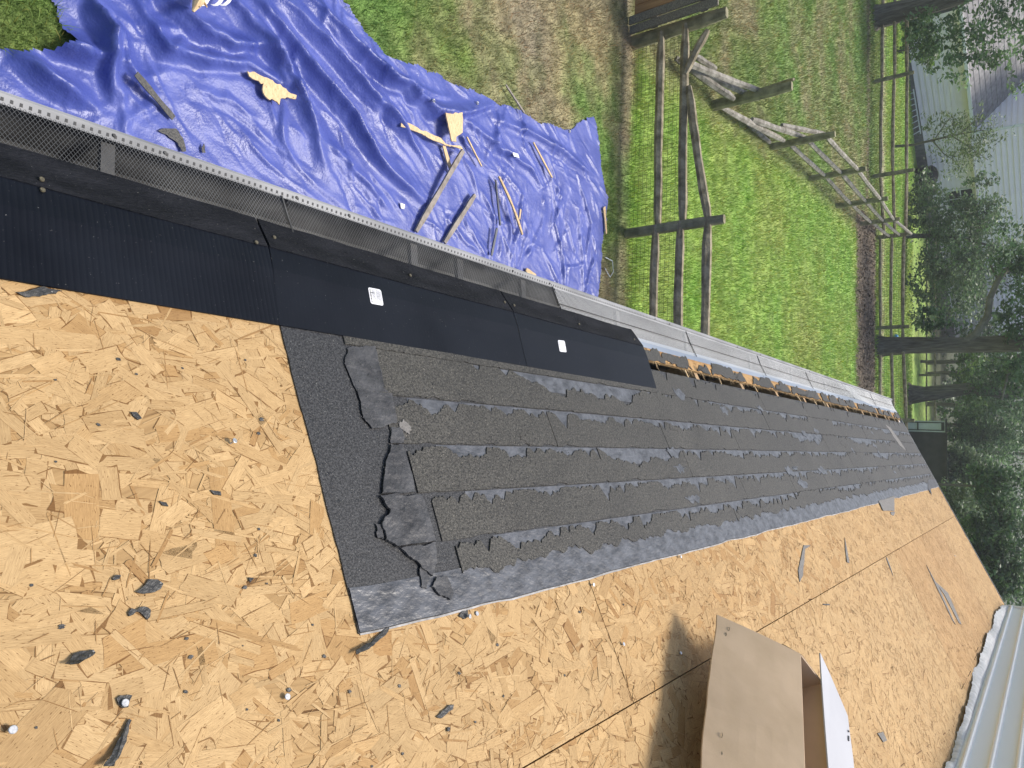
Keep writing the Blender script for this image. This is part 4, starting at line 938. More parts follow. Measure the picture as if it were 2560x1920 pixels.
board((1232, 572), (1222, 640), .026, .012, 'darkstrip', 'dark_strip', 'dark plastic strip disappearing behind the gutter', 'strip', (.03, .01), 0, grp)
board((1290, 550), (1296, 524), .02, .01, 'chip', 'bark_bit', 'short tar-smeared wood bit next to the pale stick', 'stick', (.02, .02), 0, grp)
board((1325, 358), (1372, 446), .022, .012, 'chip', 'wood_strip', 'whitish wood strip near the tarp edge', 'stick', (.02, .02), 0, grp)
board((1256, 215), (1300, 285), .020, .012, 'greystick', 'branch', 'dark stick reaching from the tarp onto the grass', 'stick', (.02, .03), 0, grp)
board((1308, 675), (1332, 692), .05, .014, 'stick', 'wood_block', 'small pale wood block at the gutter side of the tarp', 'wood block', (.01, .01), 0, grp)
board((330, 190), (428, 298), .038, .006, 'scrap', 'membrane_strip', 'straight dark membrane strip on the tarp', 'strip', (.03, .01), 0, grp)
chip([(985, 855), (1010, 840), (1100, 840), (1145, 900), (1165, 985), (1140, 990), (1110, 930), (1040, 880)], 0, 0, 2.572, 'scrap', 'membrane_piece', 'boomerang-shaped dark membrane piece on the tarp', 'scrap', .004, .01, .004, 46)
chip([(1275, 960), (1290, 930), (1300, 990), (1280, 990)], 0, 0, 2.572, 'scrap', 'membrane_piece', 'small dark membrane flake by the boomerang-shaped piece', 'scrap', .004, .01, .003, 47)
chip([(1670, 1340), (1685, 1330), (1695, 1500), (1688, 1510)], 850, 0, 2.572, 'stick', 'wood_splinter', 'thin pale splinter on the far edge of the tarp', 'stick', .008, .01, .003, 48)
chip([(1058, 990), (1095, 1000), (1105, 1030), (1070, 1020)], 850, 0, 2.572, 'white', 'paper_bit', 'white paper bit in a tarp fold', 'litter', .004, .005, .004, 49)
chip([(365, 1310), (395, 1320), (390, 1350), (370, 1345)], 850, 0, 2.572, 'white', 'paper_bit', 'small white paper bit left of the longest brown board', 'litter', .004, .005, .004, 50)
# torn bundle at the picture's edge: bark with white strapping
bn = onT(492, 18); ob = thing('wood_bundle', 'split piece of wood with white strapping at the picture edge', 'wood', bn)
b = MB(); b.tube([onT(478, 32, .06), onT(488, 12, .07), onT(496, -12, .08)], [.008, .032, .038], 7, .25); b.build('split_wood', 'chip', ob)
MB().tube([onT(507, 24, .06), onT(504, 4, .07), onT(503, -14, .08)], [.004, .012, .014], 6, .2).build('splinter', 'chip', ob)
for c0, rr in ((480, .05), (514, .06), (534, .07)):
    P = [onT(c0, -6)+np.array([-.02+.10*math.cos(a*.4), .05*math.sin(a*.4), .07+rr*math.sin(a*.2)]) for a in range(9)]
    V = [p+q for p in P for q in (np.array([0, -.011, 0]), np.array([0, .011, .002]))]; mk('strap', V, [[2*i, 2*i+1, 2*i+3, 2*i+2] for i in range(8)], 'white', ob, smooth=True)
# clear film scrap at the tarp's far corner
gq = [G(1508+a, 650+b_) for a, b_ in ((0, -6), (12, 4), (20, 30), (6, 44), (-2, 20))]; P = [np.array([p[0], p[1], gz(p[1])+.03+.03*(i % 2)]) for i, p in enumerate(gq)]
b = MB(); b.tube(P, .006, 5); o = b.build('plastic_film', 'clear', None, loc=P[0]); tag(o, 'scrap of clear plastic film on the grass at the tarp corner', 'litter')

# ================================================================== FENCES
def post(px, py, top, parent, w=.15, d=.10, m='post', lean=(0, 0), xy=None, h=1.22):
    g = G(px, py) if xy is None else np.array([xy[0], xy[1], gz(xy[1])])
    n = 5; V = []; Fq = []; k = 8
    for i in range(n+1):
        z = g[2]-.15+(h+.15)*i/n
        for j in range(k):
            a = 2*math.pi*j/k; rr = (1 if i < n else .8)*(1+rnd.uniform(-.06, .06)); V.append((g[0]+lean[0]*i/n+w/2*rr*math.copysign(abs(math.cos(a))**.6, math.cos(a)), g[1]+lean[1]*i/n+d/2*rr*math.copysign(abs(math.sin(a))**.6, math.sin(a)), z))
    for i in range(n):
        for j in range(k): Fq.append([i*k+j, i*k+(j+1) % k, (i+1)*k+(j+1) % k, (i+1)*k+j])
    Fq.append([n*k+j for j in range(k)]); mk('post', V, Fq, m, parent); return g
def rail(p, q, parent, r=.055, m='rail', name='rail', label=None):
    p = np.asarray(p, float); q = np.asarray(q, float); n = 9; d = q-p; P = []; R_ = []
    for i in range(n):
        u_ = i/(n-1); x = p+d*u_+np.array([0, 0, -.012*math.sin(math.pi*u_)+rnd.uniform(-.004, .004)]); P.append(x); R_.append(r*(.6 if i in (0, n-1) else .88+rnd.uniform(-.05, .10)))
    return MB().tube(P, R_, 6, .07).build(name, m, parent, label=label)
def wiremesh(p, q, z0, z1, parent, cell=.055, w=.0016):
    p = np.array([p[0], p[1], 0.]); q = np.array([q[0], q[1], 0.]); L = np.linalg.norm(q-p); d = (q-p)/L; b = MB(); n = int(L/cell); m_ = int((z1-z0)/cell)
    V = []; Fq = []
    def rib(a, c, t): k = len(V); V.extend([a-t, a+t, c+t, c-t]); Fq.append([k, k+1, k+2, k+3])
    for i in range(n+1):
        x = p+d*i*cell; g = gz(x[1]); rib(np.array([x[0], x[1], g+z0]), np.array([x[0]+rnd.uniform(-.006, .006), x[1], g+z1]), d*w)
    for j in range(m_+1):
        for i in range(6):
            a = p+d*L*i/6; c = p+d*L*(i+1)/6; z = z0+j*cell; rib(np.array([a[0], a[1], gz(a[1])+z]), np.array([c[0], c[1], gz(c[1])+z]), np.array([0, 0, w]))
    mk('wire_mesh', np.array(V), np.array(Fq), 'wire', parent, kind='stuff')
NF = thing('near_rail_fence', 'near split rail fence with wire mesh across the yard beyond the tarp', 'fence', (-2.55, 7.88, 0))
gA = post(0, 0, 0, NF, .16, .12, xy=(-5.05, 7.90), h=1.24); gB = post(0, 0, 0, NF, .13, .10, xy=(-2.56, 7.88), h=1.27); post(0, 0, 0, NF, .13, .10, xy=(-.05, 7.88), h=1.25)
NZ = []
for px, py in ((1641, 588), (1703, 575), (1772, 560)): NZ.append(float(atY(px, py, 7.88)[2]))
for z in NZ[:2]: rail((-5.05, 7.86, z), (-2.52, 7.90, z+rnd.uniform(-.02, .02)), NF, .058)
rail((-4.25, 7.86, NZ[1]+.06), (-2.50, 7.90, NZ[2]), NF, .058, label='top rail dropped at its broken end')
for z in NZ: rail((-2.60, 7.86, z), (-.02, 7.90, z), NF, .06)
rail(atY(1770, 75, 7.86), atY(1712, 185, 7.84), NF, .05, label='broken stub of the top rail')
wiremesh((-5.0, 7.93), (-.05, 7.93), .02, .82, NF)
SF = thing('side_rail_fence', 'broken grey split rail fence running away from the near fence', 'fence', (-5.9, 16, float(gz(16))))
PB = [(1780, 265, 1980, 228), (1925, 368, 2088, 330), (2020, 447, 2165, 425), (2090, 515, 2220, 488), (2150, 560, 2250, 543)]
pts = []
for k, (bx, by, tx, ty) in enumerate(PB):
    g = G(bx, by); h = float(atY(tx, ty, g[1])[2]-g[2]); pts.append((g, h)); post(0, 0, 0, SF, .17 if k == 0 else .13, .12, xy=g[:2], h=h)
gc = G(2193, 594); pts.append((gc, 1.2))
for k in range(1, len(pts)-1):
    (a, ha), (c, hc) = pts[k], pts[k+1]
    for q in (.30, .58, .86): rail(a+np.array([0, -.05, ha*q]), c+np.array([0, .05, hc*q+rnd.uniform(-.02, .02)]), SF, .05, 'rail_pale')
def rp2(p, q, r=.055, lab=None, mm='rail_pale'):                  # rail between two picture points with given heights
    a = G(p[0], p[1], p[2]); c = G(q[0], q[1], q[2]); rail(a, c, SF, r, mm, label=lab)
rp2((1690, 145, .10), (1835, 248, .55), .06); rp2((1700, 150, .25), (1920, 235, .80), .055); rp2((1740, 175, .2), (1890, 245, .6), .05); rp2((1725, 130, .12), (1790, 172, .3), .05)
rp2((1805, 268, .12), (1960, 352, .35), .06); rp2((1880, 298, .25), (2010, 342, .60), .06); rp2((1955, 312, .45), (2065, 335, .80), .055); rp2((1860, 300, .03), (1925, 356, .08), .05)
rp2((1880, 235, .03), (1985, 198, .9), .045, 'leaning broken rail end', 'rail')
FF = thing('far_rail_fence', 'dark split rail fence crossing the yard beyond the leaf litter', 'fence', (-6.9, 25, float(gz(25))))
fp = []
for bx, by, tx, ty in ((2183, 205, 2285, 180), (2178, 442, 2285, 422), (2193, 594, 2277, 583), (2192, 820, 2273, 820)):
    g = G(bx, by); h = float(atY(tx, ty, g[1])[2]-g[2]); fp.append((g, h)); post(0, 0, 0, FF, .13, .11, xy=g[:2], h=h, m='post')
dl = fp[0][0]-fp[1][0]; left = fp[0][0]+dl*1.1; left[2] = gz(left[1]); dr = fp[3][0]-fp[2][0]; right = fp[3][0]+dr; right[2] = gz(right[1])
chain = [(left, 1.15), fp[0], fp[1], fp[2], fp[3], (right, 1.12), (right+dr, 1.1)]
post(0, 0, 0, FF, .13, .11, xy=left[:2], h=1.15); post(0, 0, 0, FF, .13, .11, xy=right[:2], h=1.12)
for k in range(len(chain)-1):
    (a, ha), (c, hc) = chain[k], chain[k+1]; lv = (.22, .52, .84) if k < 3 else (.10, .45, .80)
    for q in lv: rail(np.array([a[0]-.05, a[1], gz(a[1])+ha*q]), np.array([c[0]+.05, c[1], gz(c[1])+hc*q+rnd.uniform(-.02, .02)]), FF, .058, 'rail')
wiremesh(fp[2][0][:2], right[:2]+dr[:2], .02, .75, FF, .07, .0022)
wiremesh(left[:2], fp[0][0][:2], .02, .7, FF, .07, .0022)
# plank gate beside the near post
gate = thing('plank_gate', 'gate of upright brown planks beside the near fence post', 'gate', (-5.6, 7.75, 0))
for k in range(7):
    x0 = -5.155-k*.115; z0 = .10 if k > 1 else .02; z1 = 1.17+rnd.uniform(-.01, .01); y = 7.76+.02*(k < 1)
    MB().flat([(x0-.052, y-.014), (x0+.052, y-.014), (x0+.052, y+.014), (x0-.052, y+.014)], z0, z1).build('plank', 'wood_old' if k < 2 else 'plank', gate)
for z in (.30, .95): MB().flat([(-5.95, 7.792), (-5.11, 7.792), (-5.11, 7.83), (-5.95, 7.83)], z, z+.09).build('crossbar', 'wood_old', gate)

# ================================================================== GRASS
def sward(name, n, keep_fn, xr, yr, seed, h0=1.0, pw=1.25):
    """blades get sparser and broader with distance, the near ones fine and dense"""
    r = np.random.default_rng(seed); q = r.random(n); e = 1-pw; y = (yr[0]**e+q*(yr[1]**e-yr[0]**e))**(1/e); x = r.uniform(0, 1, n)*(xr[1]-xr[0])+xr[0]
    keep = keep_fn(x, y); x = x[keep]; y = y[keep]
    c, bare = zone(x, y); k = r.random(len(x)) > bare*.85; x, y, c = x[k], y[k], c[k]; n = len(x)
    w0 = np.interp(y, [1, 6, 9, 16, 30, 45], [.0022, .0032, .0042, .0075, .014, .02]); hh = np.interp(y, [1, 7.6, 8.4, 30], [.06, .055, .085, .085])*h0
    h = hh*r.uniform(.4, 1.35, n)*(.65+.8*fbm(x, y, 1.7, 40)); th = r.uniform(0, 2*np.pi, n); ln = r.uniform(.3, 1.3, n)*h; la = r.uniform(0, 2*np.pi, n); w = w0*r.uniform(.6, 1.4, n)
    z = gz(y)-.004+.03*(fbm(x, y, .8, 2)-.5)
    b = np.stack([x, y, z], -1); s = np.stack([np.cos(th)*w, np.sin(th)*w, 0*w], -1); m = b+np.stack([np.cos(la)*ln*.35, np.sin(la)*ln*.35, h*.6], -1); t = b+np.stack([np.cos(la)*ln, np.sin(la)*ln, h], -1)
    V = np.stack([b-s, b+s, m+s*.7, t, m-s*.7], 1).reshape(-1, 3); i = np.arange(n)[:, None]*5
    tri = np.concatenate([i+np.array([0, 1, 2]), i+np.array([0, 2, 4]), i+np.array([4, 2, 3])], 0)
    v = r.uniform(.78, 1.28, n)[:, None]; hue = np.where((r.random(n) < .10)[:, None], np.array([1.55, 1.1, .95]), np.ones(3)); cc = np.clip(c*v*hue*1.1, 0, .8)
    return mk(name, V, tri, 'blade', col=np.repeat(cc, 5, 0), kind='stuff')
def nottarp(x, y): return ~inpoly(x, y, TPr) & (x < 0)
o = sward('lawn_grass', 230000, lambda x, y: nottarp(x, y) & (x > -1.0*y-2.2), (-8.0, -.3), (.8, 8.2), 51, pw=.9); o['label'] = 'patchy dry and green lawn grass around the tarp'; o['category'] = 'grass'
o = sward('paddock_grass', 270000, lambda x, y: (x < 1.2) & (x > -.62*y-1.2), (-20, 1.2), (7.95, 40), 52, pw=1.6); o['label'] = 'bright green grass inside and beyond the rail fences'; o['category'] = 'grass'
# leaf litter under the far fence
r = np.random.default_rng(6); n = 14000; x = r.uniform(-16, 1.5, n); y = r.uniform(22, 26.2, n); c_, bare = zone(x, y); k = bare > r.uniform(.25, .9, n); x, y = x[k], y[k]; n = len(x)
ang = r.uniform(0, 6.28, n); sz = r.uniform(.02, .055, n); zz = gz(y)+.03*(fbm(x, y, .8, 2)-.5)+r.uniform(.006, .03, n)
d1 = np.stack([np.cos(ang)*sz, np.sin(ang)*sz, r.normal(0, .3, n)*sz], -1); d2 = np.stack([-np.sin(ang)*sz*.6, np.cos(ang)*sz*.6, r.normal(0, .3, n)*sz], -1); p = np.stack([x, y, zz], -1)
lc = np.array([.135, .105, .072])*r.uniform(.5, 1.9, n)[:, None]*np.where((r.random(n) < .07)[:, None], np.array([1.6, 1.5, 1.35]), 1)
o = mk('leaf_litter', np.stack([p-d1, p-d2, p+d1, p+d2], 1), np.arange(4*n).reshape(-1, 4), 'litter', col=np.repeat(lc, 4, 0), kind='stuff'); o['label'] = 'brown dead leaves under the far fence'; o['category'] = 'leaves'

# ================================================================== TREES AND SHRUBS
def leafmesh(name, blobs, n, size, cols, parent, seed, asp=.5, hang=0.0, clump=.25):
    """blobs: (centre, radii). Leaves gather in small clumps on twigs through the crown."""
    r = np.random.default_rng(seed); vol = np.array([np.prod(b_[1]) for b_ in blobs])**.8; vol /= vol.sum(); P = []; shade = []
    ntw = max(20, n//16)
    bi = r.choice(len(blobs), ntw, p=vol); d = r.normal(size=(ntw, 3)); d /= np.linalg.norm(d, axis=1)[:, None]; rad = r.uniform(.25, 1.08, ntw)**.6
    cen = np.array([b_[0] for b_ in blobs])[bi]; rr = np.array([b_[1] for b_ in blobs])[bi]; tw = cen+d*rad[:, None]*rr
    li = r.integers(0, ntw, n); out = d[li]*rr[li]*clump
    p = tw[li]+r.normal(size=(n, 3))*rr[li]*clump*.55+out*r.uniform(-.3, .6, n)[:, None]; p[:, 2] -= hang*r.random(n)
    a = r.normal(size=(n, 3)); a[:, 2] = a[:, 2]*.5-.25; a /= np.linalg.norm(a, axis=1)[:, None]; b2 = np.cross(a, r.normal(size=(n, 3))); b2 /= np.linalg.norm(b2, axis=1)[:, None]
    sz = size*r.uniform(.55, 1.4, n)[:, None]; V = np.stack([p-a*sz, p-b2*sz*asp+a*sz*.1, p+a*sz, p+b2*sz*asp+a*sz*.1], 1)
    cols = np.array(cols); tone = r.random(ntw)[li]; ci = (tone*len(cols)).astype(int); c = cols[ci]*r.uniform(.7, 1.35, n)[:, None]
    return mk(name, V, np.arange(4*n).reshape(-1, 4), 'leaf', parent, col=np.repeat(c, 4, 0), kind='stuff')
def blob(px, py, rx, ry, Y, deep=1.0, jitter=0):
    c = atY(px, py, Y); m = mpp(c); return (c, (ry*m, deep*(rx+ry)*.5*m, rx*m*1.05))
DK = [(.058, .110, .050), (.082, .15, .062), (.105, .185, .075), (.13, .22, .09), (.17, .27, .12)]
YG = [(.06, .12, .02), (.09, .17, .025), (.13, .23, .03)]
GRY = [(.09, .14, .07), (.12, .18, .09), (.155, .22, .11), (.19, .26, .135)]
def trunk(name, path, rad, parent, m='bark', n=10): return MB().tube(path, rad, n, .07, cap=False).build(name, m, parent, smooth=False)
# big trunk behind the far fence
g = G(2193, 866); t1 = thing('shade_tree', 'tall thick straight trunk with a pale side limb behind the far fence', 'tree', g)
mp_ = mpp(g); Y1 = g[1]; dx_ = np.array([0, 0, 1.0])
trunk('trunk', [g-dx_*.1, g+dx_*.25, g+dx_*.9, atY(2400, 862, Y1), atY(2560, 857, Y1), g+np.array([-.1, 0, 6.5])], [.42, .33, .28, .25, .27, .22], t1)
trunk('limb', [atY(2400, 862, Y1), atY(2440, 835, Y1-.2), atY(2470, 790, Y1-.3), atY(2475, 745, Y1-.3), atY(2495, 700, Y1-.4), atY(2520, 670, Y1-.4), atY(2600, 640, Y1-.3)], [.13, .12, .10, .09, .08, .07, .05], t1, 'bark_pale', 8)
trunk('limb', [atY(2495, 700, Y1-.4), atY(2475, 660, Y1-.5), atY(2470, 640, Y1-.5)], [.04, .025, .012], t1, 'bark', 6)
trunk('limb', [atY(2560, 858, Y1)+np.array([0, 0, .9]), atY(2545, 890, Y1-.4), atY(2520, 930, Y1-.5), atY(2505, 1000, Y1-.5)], [.09, .06, .045, .02], t1, 'bark_pale', 7)
leafmesh('crown', [blob(2345, 815, 45, 28, Y1-.6), blob(2325, 790, 30, 25, Y1-.6), blob(2550, 800, 50, 60, Y1-.5), blob(2530, 620, 45, 60, Y1-.8), blob(2575, 700, 40, 60, Y1-.5), blob(2545, 940, 35, 60, Y1-.5), ((g[0], g[1]+1, 5.6), (1.6, 1.6, .9))], 9000, .075, DK, t1, 1, .45)
g = G(2270, 985); t2 = thing('shade_tree', 'dark flared trunk standing alone on the far lawn', 'tree', g)
trunk('trunk', [g-dx_*.1, g+dx_*.2, g+dx_*.7, atY(2420, 972, g[1]), g+np.array([-.1, 0, 3.6]), g+np.array([0, 0, 6.5])], [.62, .45, .33, .27, .27, .2], t2)
leafmesh('crown', [blob(2470, 985, 45, 70, g[1]), blob(2520, 930, 45, 70, g[1]), blob(2440, 930, 25, 40, g[1]+1), ((g[0], g[1]+1, 5.6), (1.6, 1.6, .9))], 6500, .085, DK+YG[:1], t2, 2, .45)
g = G(2186, 45); t3 = thing('shade_tree', 'leaning trunk at the picture edge behind the far fence', 'tree', g)
trunk('trunk', [g-dx_*.1, g+dx_*.2, atY(2290, 20, g[1]), atY(2400, -14, g[1]), atY(2600, -80, g[1])], [.46, .36, .31, .29, .27], t3)
leafmesh('crown', [blob(2430, 60, 60, 60, g[1]-.5), blob(2350, 95, 55, 50, g[1]-.5), blob(2500, 120, 55, 60, g[1]-.3), blob(2400, 165, 55, 40, g[1]-.4), blob(2530, 30, 40, 60, g[1]), blob(2545, 190, 30, 40, g[1]-.6), blob(2300, 60, 35, 40, g[1]-.4), ((g[0], g[1]+1, 5.6), (1.6, 1.6, .9))], 6500, .075, DK[1:], t3, 3, .45)
sh = thing('yard_shrub', 'leafy shrub with yellow-green tips behind the far fence left of the ladder', 'shrub', G(2255, 125))
trunk('stem', [G(2240, 128), atY(2270, 125, G(2240, 128)[1]), atY(2310, 110, G(2240, 128)[1])], [.04, .03, .015], sh, 'bark', 6)
Yt = G(2240, 128)[1]
leafmesh('foliage', [blob(2300, 105, 38, 45, Yt), blob(2320, 140, 25, 35, Yt), blob(2290, 60, 30, 30, Yt)], 3200, .07, DK[1:]+YG, sh, 4, .5)
g = G(2236, 366); wl = thing('willow_sapling', 'slim young tree with sparse pale drooping leaves before the white house', 'tree', g)
trunk('trunk', [g, atY(2285, 362, g[1]), atY(2333, 350, g[1]), atY(2400, 335, g[1]), atY(2460, 325, g[1])], [.06, .05, .045, .025, .012], wl, 'bark', 7)
for a, c, d in (((2330, 350), (2360, 385), (2400, 410)), ((2335, 350), (2370, 300), (2390, 285)), ((2380, 340), (2420, 365), (2470, 400)), ((2400, 335), (2440, 300), (2455, 275))):
    trunk('branch', [atY(*a, g[1]), atY(*c, g[1]), atY(*d, g[1])], [.03, .02, .008], wl, 'bark', 5)
leafmesh('crown', [blob(2370, 310, 35, 30, g[1]), blob(2400, 350, 60, 60, g[1]), blob(2420, 400, 50, 40, g[1]), blob(2465, 340, 45, 50, g[1]), blob(2320, 300, 15, 25, g[1]), blob(2455, 285, 20, 25, g[1])], 2600, .075, [(.12, .17, .07), (.16, .22, .09), (.2, .26, .12), (.09, .13, .05)], wl, 5, .28, .12, .3)
g = G(2268, 560); ho = thing('broad_evergreen', 'broad dense dark green tree in front of the white house', 'tree', G(2262, 590))
Yh = G(2262, 590)[1]+1.0
trunk('trunk', [G(2262, 590), atY(2330, 590, Yh), atY(2420, 600, Yh), atY(2500, 620, Yh)], [.12, .10, .07, .03], ho)
leafmesh('crown', [blob(2310, 480, 35, 50, Yh), blob(2330, 540, 55, 60, Yh), blob(2400, 560, 60, 60, Yh), blob(2450, 520, 50, 45, Yh), blob(2480, 590, 55, 60, Yh), blob(2370, 640, 60, 60, Yh-.5), blob(2440, 680, 55, 55, Yh), blob(2325, 700, 40, 60, Yh-1), blob(2400, 740, 50, 55, Yh-1), blob(2310, 770, 30, 45, Yh-1.2), blob(2280, 705, 14, 25, Yh-1.5), blob(2460, 450, 40, 20, Yh)],
         15000, .085, GRY+DK[3:], ho, 6, .42)
for k, (lab, bl, n, cl) in enumerate((('rounded grey-green shrub beyond the shed', [(2450, 1180, 40, 50), (2480, 1240, 45, 50), (2420, 1150, 25, 40)], 5500, GRY),
        ('feathery pale shrub above the end of the bare boards', [(2400, 1250, 35, 45), (2420, 1330, 40, 60), (2440, 1400, 40, 50)], 5000, GRY+[(.10, .14, .06)]),
        ('dark bushy tree above the shed', [(2440, 1060, 40, 50), (2490, 1100, 50, 60), (2540, 1060, 40, 60), (2420, 1110, 25, 40)], 6500, DK),
        ('dark leafy tree in the corner above the white siding', [(2530, 1220, 50, 60), (2540, 1330, 50, 60), (2500, 1420, 50, 60), (2550, 1460, 40, 60), (2480, 1340, 35, 50)], 7500, DK[:4]+GRY[:1]),
        ('sunlit yellow-green bush between the two trunks', [(2440, 900, 22, 22), (2430, 940, 22, 30), (2450, 1010, 18, 40)], 2500, YG+[(.2, .3, .05)]))):
    Yk = (37, 30, 40, 27, 44)[k]; c0 = atY(bl[0][0], bl[0][1], Yk); sb = thing('woodland_shrub', lab, 'shrub', (c0[0], Yk, float(gz(Yk))), 'shrubs and low trees beyond the lawn')
    trunk('stem', [np.array([c0[0], Yk, gz(Yk)-.05]), np.array([c0[0]+.05, Yk, gz(Yk)+.6]), c0], [.09, .07, .02], sb, 'bark', 6)
    bb = [blob(a, c, e, f_, Yk+rnd.uniform(-.6, .6)) for a, c, e, f_ in bl]
    bb += [((q[0][0], q[0][1], max(float(gz(Yk))+.35, q[0][2]-q[1][2])), (q[1][0], q[1][1], q[1][2]*.9)) for q in bb]
    leafmesh('foliage', bb, int(n*1.3), .08, cl, sb, 20+k, .42)
# the wood behind everything
wb = []
for k in range(70):
    x = -44+k*.95+rnd.uniform(-.4, .4); y = 50+rnd.uniform(-2, 6)+(6 if x < -18 else 0); z = float(gz(y)); wb.append(((x, y, z+rnd.uniform(.6, 3.6)), (1.8, 1.4, 1.5)))
o = leafmesh('background_wood', wb, 42000, .14, DK[:4]+[(.05, .10, .02)], None, 9, .5); o['label'] = 'dark wood closing the view behind the lawns'; o['category'] = 'wood'
for k, (px, py) in enumerate(((2372, 935), (2370, 1010), (2368, 1065), (2375, 905), (2380, 1130))):   # thin trunks in the wood
    g = np.array([*atY(px, py, 46)[:2], gz(46)]); tt = thing('slim_tree', 'slim dark trunk %s in the wood edge' % ('behind the lone flared trunk', 'right of the flared trunk', 'just left of the shed', 'beside the thick straight trunk', 'above the shed roof')[k], 'tree', g, 'slim trunks at the wood edge')
    trunk('trunk', [g, g+np.array([rnd.uniform(-.1, .1), 0, 2]), g+np.array([rnd.uniform(-.3, .3), 0, 5])], [.13, .10, .07], tt, 'bark', 7)
    leafmesh('crown', [(g+np.array([0, 0, 4.4]), (1.3, 1.2, 1.3))], 500, .12, DK, tt, 60+k)
# old fence line at the wood's edge
of_ = thing('wood_edge_fence', 'low dark rail fence at the edge of the wood beyond the far lawn', 'fence', (-4, 43.5, float(gz(43.5))))
for k in range(6): MB().flat([(-13+k*3-.06, 43.45), (-13+k*3+.06, 43.45), (-13+k*3+.06, 43.55), (-13+k*3-.06, 43.55)], gz(43.5)-.1, gz(43.5)+.95).build('post', 'post', of_)
for z in (.35, .75):
    for k in range(5): rail((-13+k*3, 43.5, gz(43.5)+z), (-10+k*3, 43.5, gz(43.5)+z), of_, .05)

# ================================================================== WHITE HOUSE beyond the yard
P0 = np.array([*(lambda d: (d[0]/np.hypot(d[0], d[1])*42, d[1]/np.hypot(d[0], d[1])*42))(ray(2285, 200)), -1.57])
dW = np.array([.5, .866, 0]); nW = np.array([.866, -.5, 0]); UZ = np.array([0, 0, 1.])
def wp(k, off, z): return P0+dW*k+nW*off+UZ*z
wh = thing('neighbour_house', 'pale blue-white sided house behind the trees', 'house', P0)
def wbox(name, m, k0, k1, o0, o1, z0, z1, parent=None): return MB().prism([wp(k0, o0, z0), wp(k1, o0, z0), wp(k1, o1, z0), wp(k0, o1, z0)][::-1], [wp(k0, o0, z1), wp(k1, o0, z1), wp(k1, o1, z1), wp(k0, o1, z1)][::-1]).build(name, m, parent or wh)
K0, K1, KW = -3.0, 22.0, 3.35
wbox('foundation', 'block', K0, K1, -6, -.03, -.3, .50)
wbox('core', 'shed', K0+.1, K1, -6, -.06, .50, 2.62)
lz = .50
while lz < 2.55:
    z1 = min(lz+.235, 2.62)
    MB().prism([wp(K0, 0, lz), wp(K1, 0, lz), wp(K1, -.05, lz), wp(K0, -.05, lz)][::-1], [wp(K0, -.048, z1-.002), wp(K1, -.048, z1-.002), wp(K1, -.055, z1-.002), wp(K0, -.055, z1-.002)][::-1]).build('siding_lap', 'lap', wh); lz += .235
# lower roof with eave, gutter and shingle courses
MB().prism([wp(K0-.3, .38, 2.60), wp(KW, .38, 2.60), wp(KW, -.05, 2.62), wp(K0-.3, -.05, 2.62)], [wp(K0-.3, .38, 2.66), wp(KW, .38, 2.66), wp(KW, -.05, 2.68), wp(K0-.3, -.05, 2.68)]).build('soffit', 'lap', wh)
wbox('eave_gutter', 'white', K0-.3, KW-.02, .40, .50, 2.62, 2.76)
for i in range(16):
    a, c = .42-i*.30, .42-(i+1)*.30; za, zc = 2.72+i*.19, 2.72+(i+1)*.19
    MB().prism([wp(K0-.3, a+.02, za-.03), wp(KW, a+.02, za-.03), wp(KW, c, zc-.03), wp(K0-.3, c, zc-.03)], [wp(K0-.3, a+.02, za+.012), wp(KW, a+.02, za+.012), wp(KW, c, zc), wp(K0-.3, c, zc)]).build('shingle_course', 'roofing', wh)
# two-storey wing, jettied over the ground floor
wbox('wing_core', 'shed', KW+.08, K1, -6, .50, 2.66, 6.5)
lz = 2.62
while lz < 6.2:
    MB().prism([wp(KW, .60, lz), wp(K1, .60, lz), wp(K1, .52, lz), wp(KW, .52, lz)][::-1], [wp(KW, .545, lz+.233), wp(K1, .545, lz+.233), wp(K1, .52, lz+.233), wp(KW, .52, lz+.233)][::-1]).build('siding_lap', 'lap', wh)
    MB().prism([wp(KW-.02, .57, lz), wp(KW+.07, .57, lz), wp(KW+.07, -6, lz), wp(KW-.02, -6, lz)], [wp(KW+.02, .57, lz+.233), wp(KW+.07, .57, lz+.233), wp(KW+.07, -6, lz+.233), wp(KW+.02, -6, lz+.233)]).build('siding_lap', 'lap', wh); lz += .235
wbox('corner_trim', 'white', KW-.05, KW+.06, .56, .64, 2.60, 6.3)
wbox('wing_soffit', 'lap', KW, K1, -.06, .60, 2.56, 2.60)
MB().prism([wp(KW-.3, .9, 6.3), wp(K1, .9, 6.3), wp(K1, -3, 8.3), wp(KW-.3, -3, 8.3)], [wp(KW-.3, .9, 6.4), wp(K1, .9, 6.4), wp(K1, -3, 8.4), wp(KW-.3, -3, 8.4)]).build('roof', 'roofing', wh)
def window(k0, k1, z0, z1, off):
    f_ = wbox('window', 'glass', k0, k1, off-.02, off+.02, z0, z1)
    for a, c, e, g_ in ((k0-.06, k1+.06, z0-.06, z0), (k0-.06, k1+.06, z1, z1+.06), (k0-.06, k0, z0, z1), (k1, k1+.06, z0, z1), (k0, k1, (z0+z1)/2-.025, (z0+z1)/2+.025), ((k0+k1)/2-.015, (k0+k1)/2+.015, z0, (z0+z1)/2-.025)): wbox('frame', 'white', a, c, off-.01, off+.05, e, g_, f_)
window(7.4, 8.6, 1.25, 2.35, .01); window(12.6, 13.8, 3.3, 4.6, .62); window(14.0, 15.2, 1.0, 2.2, .01)
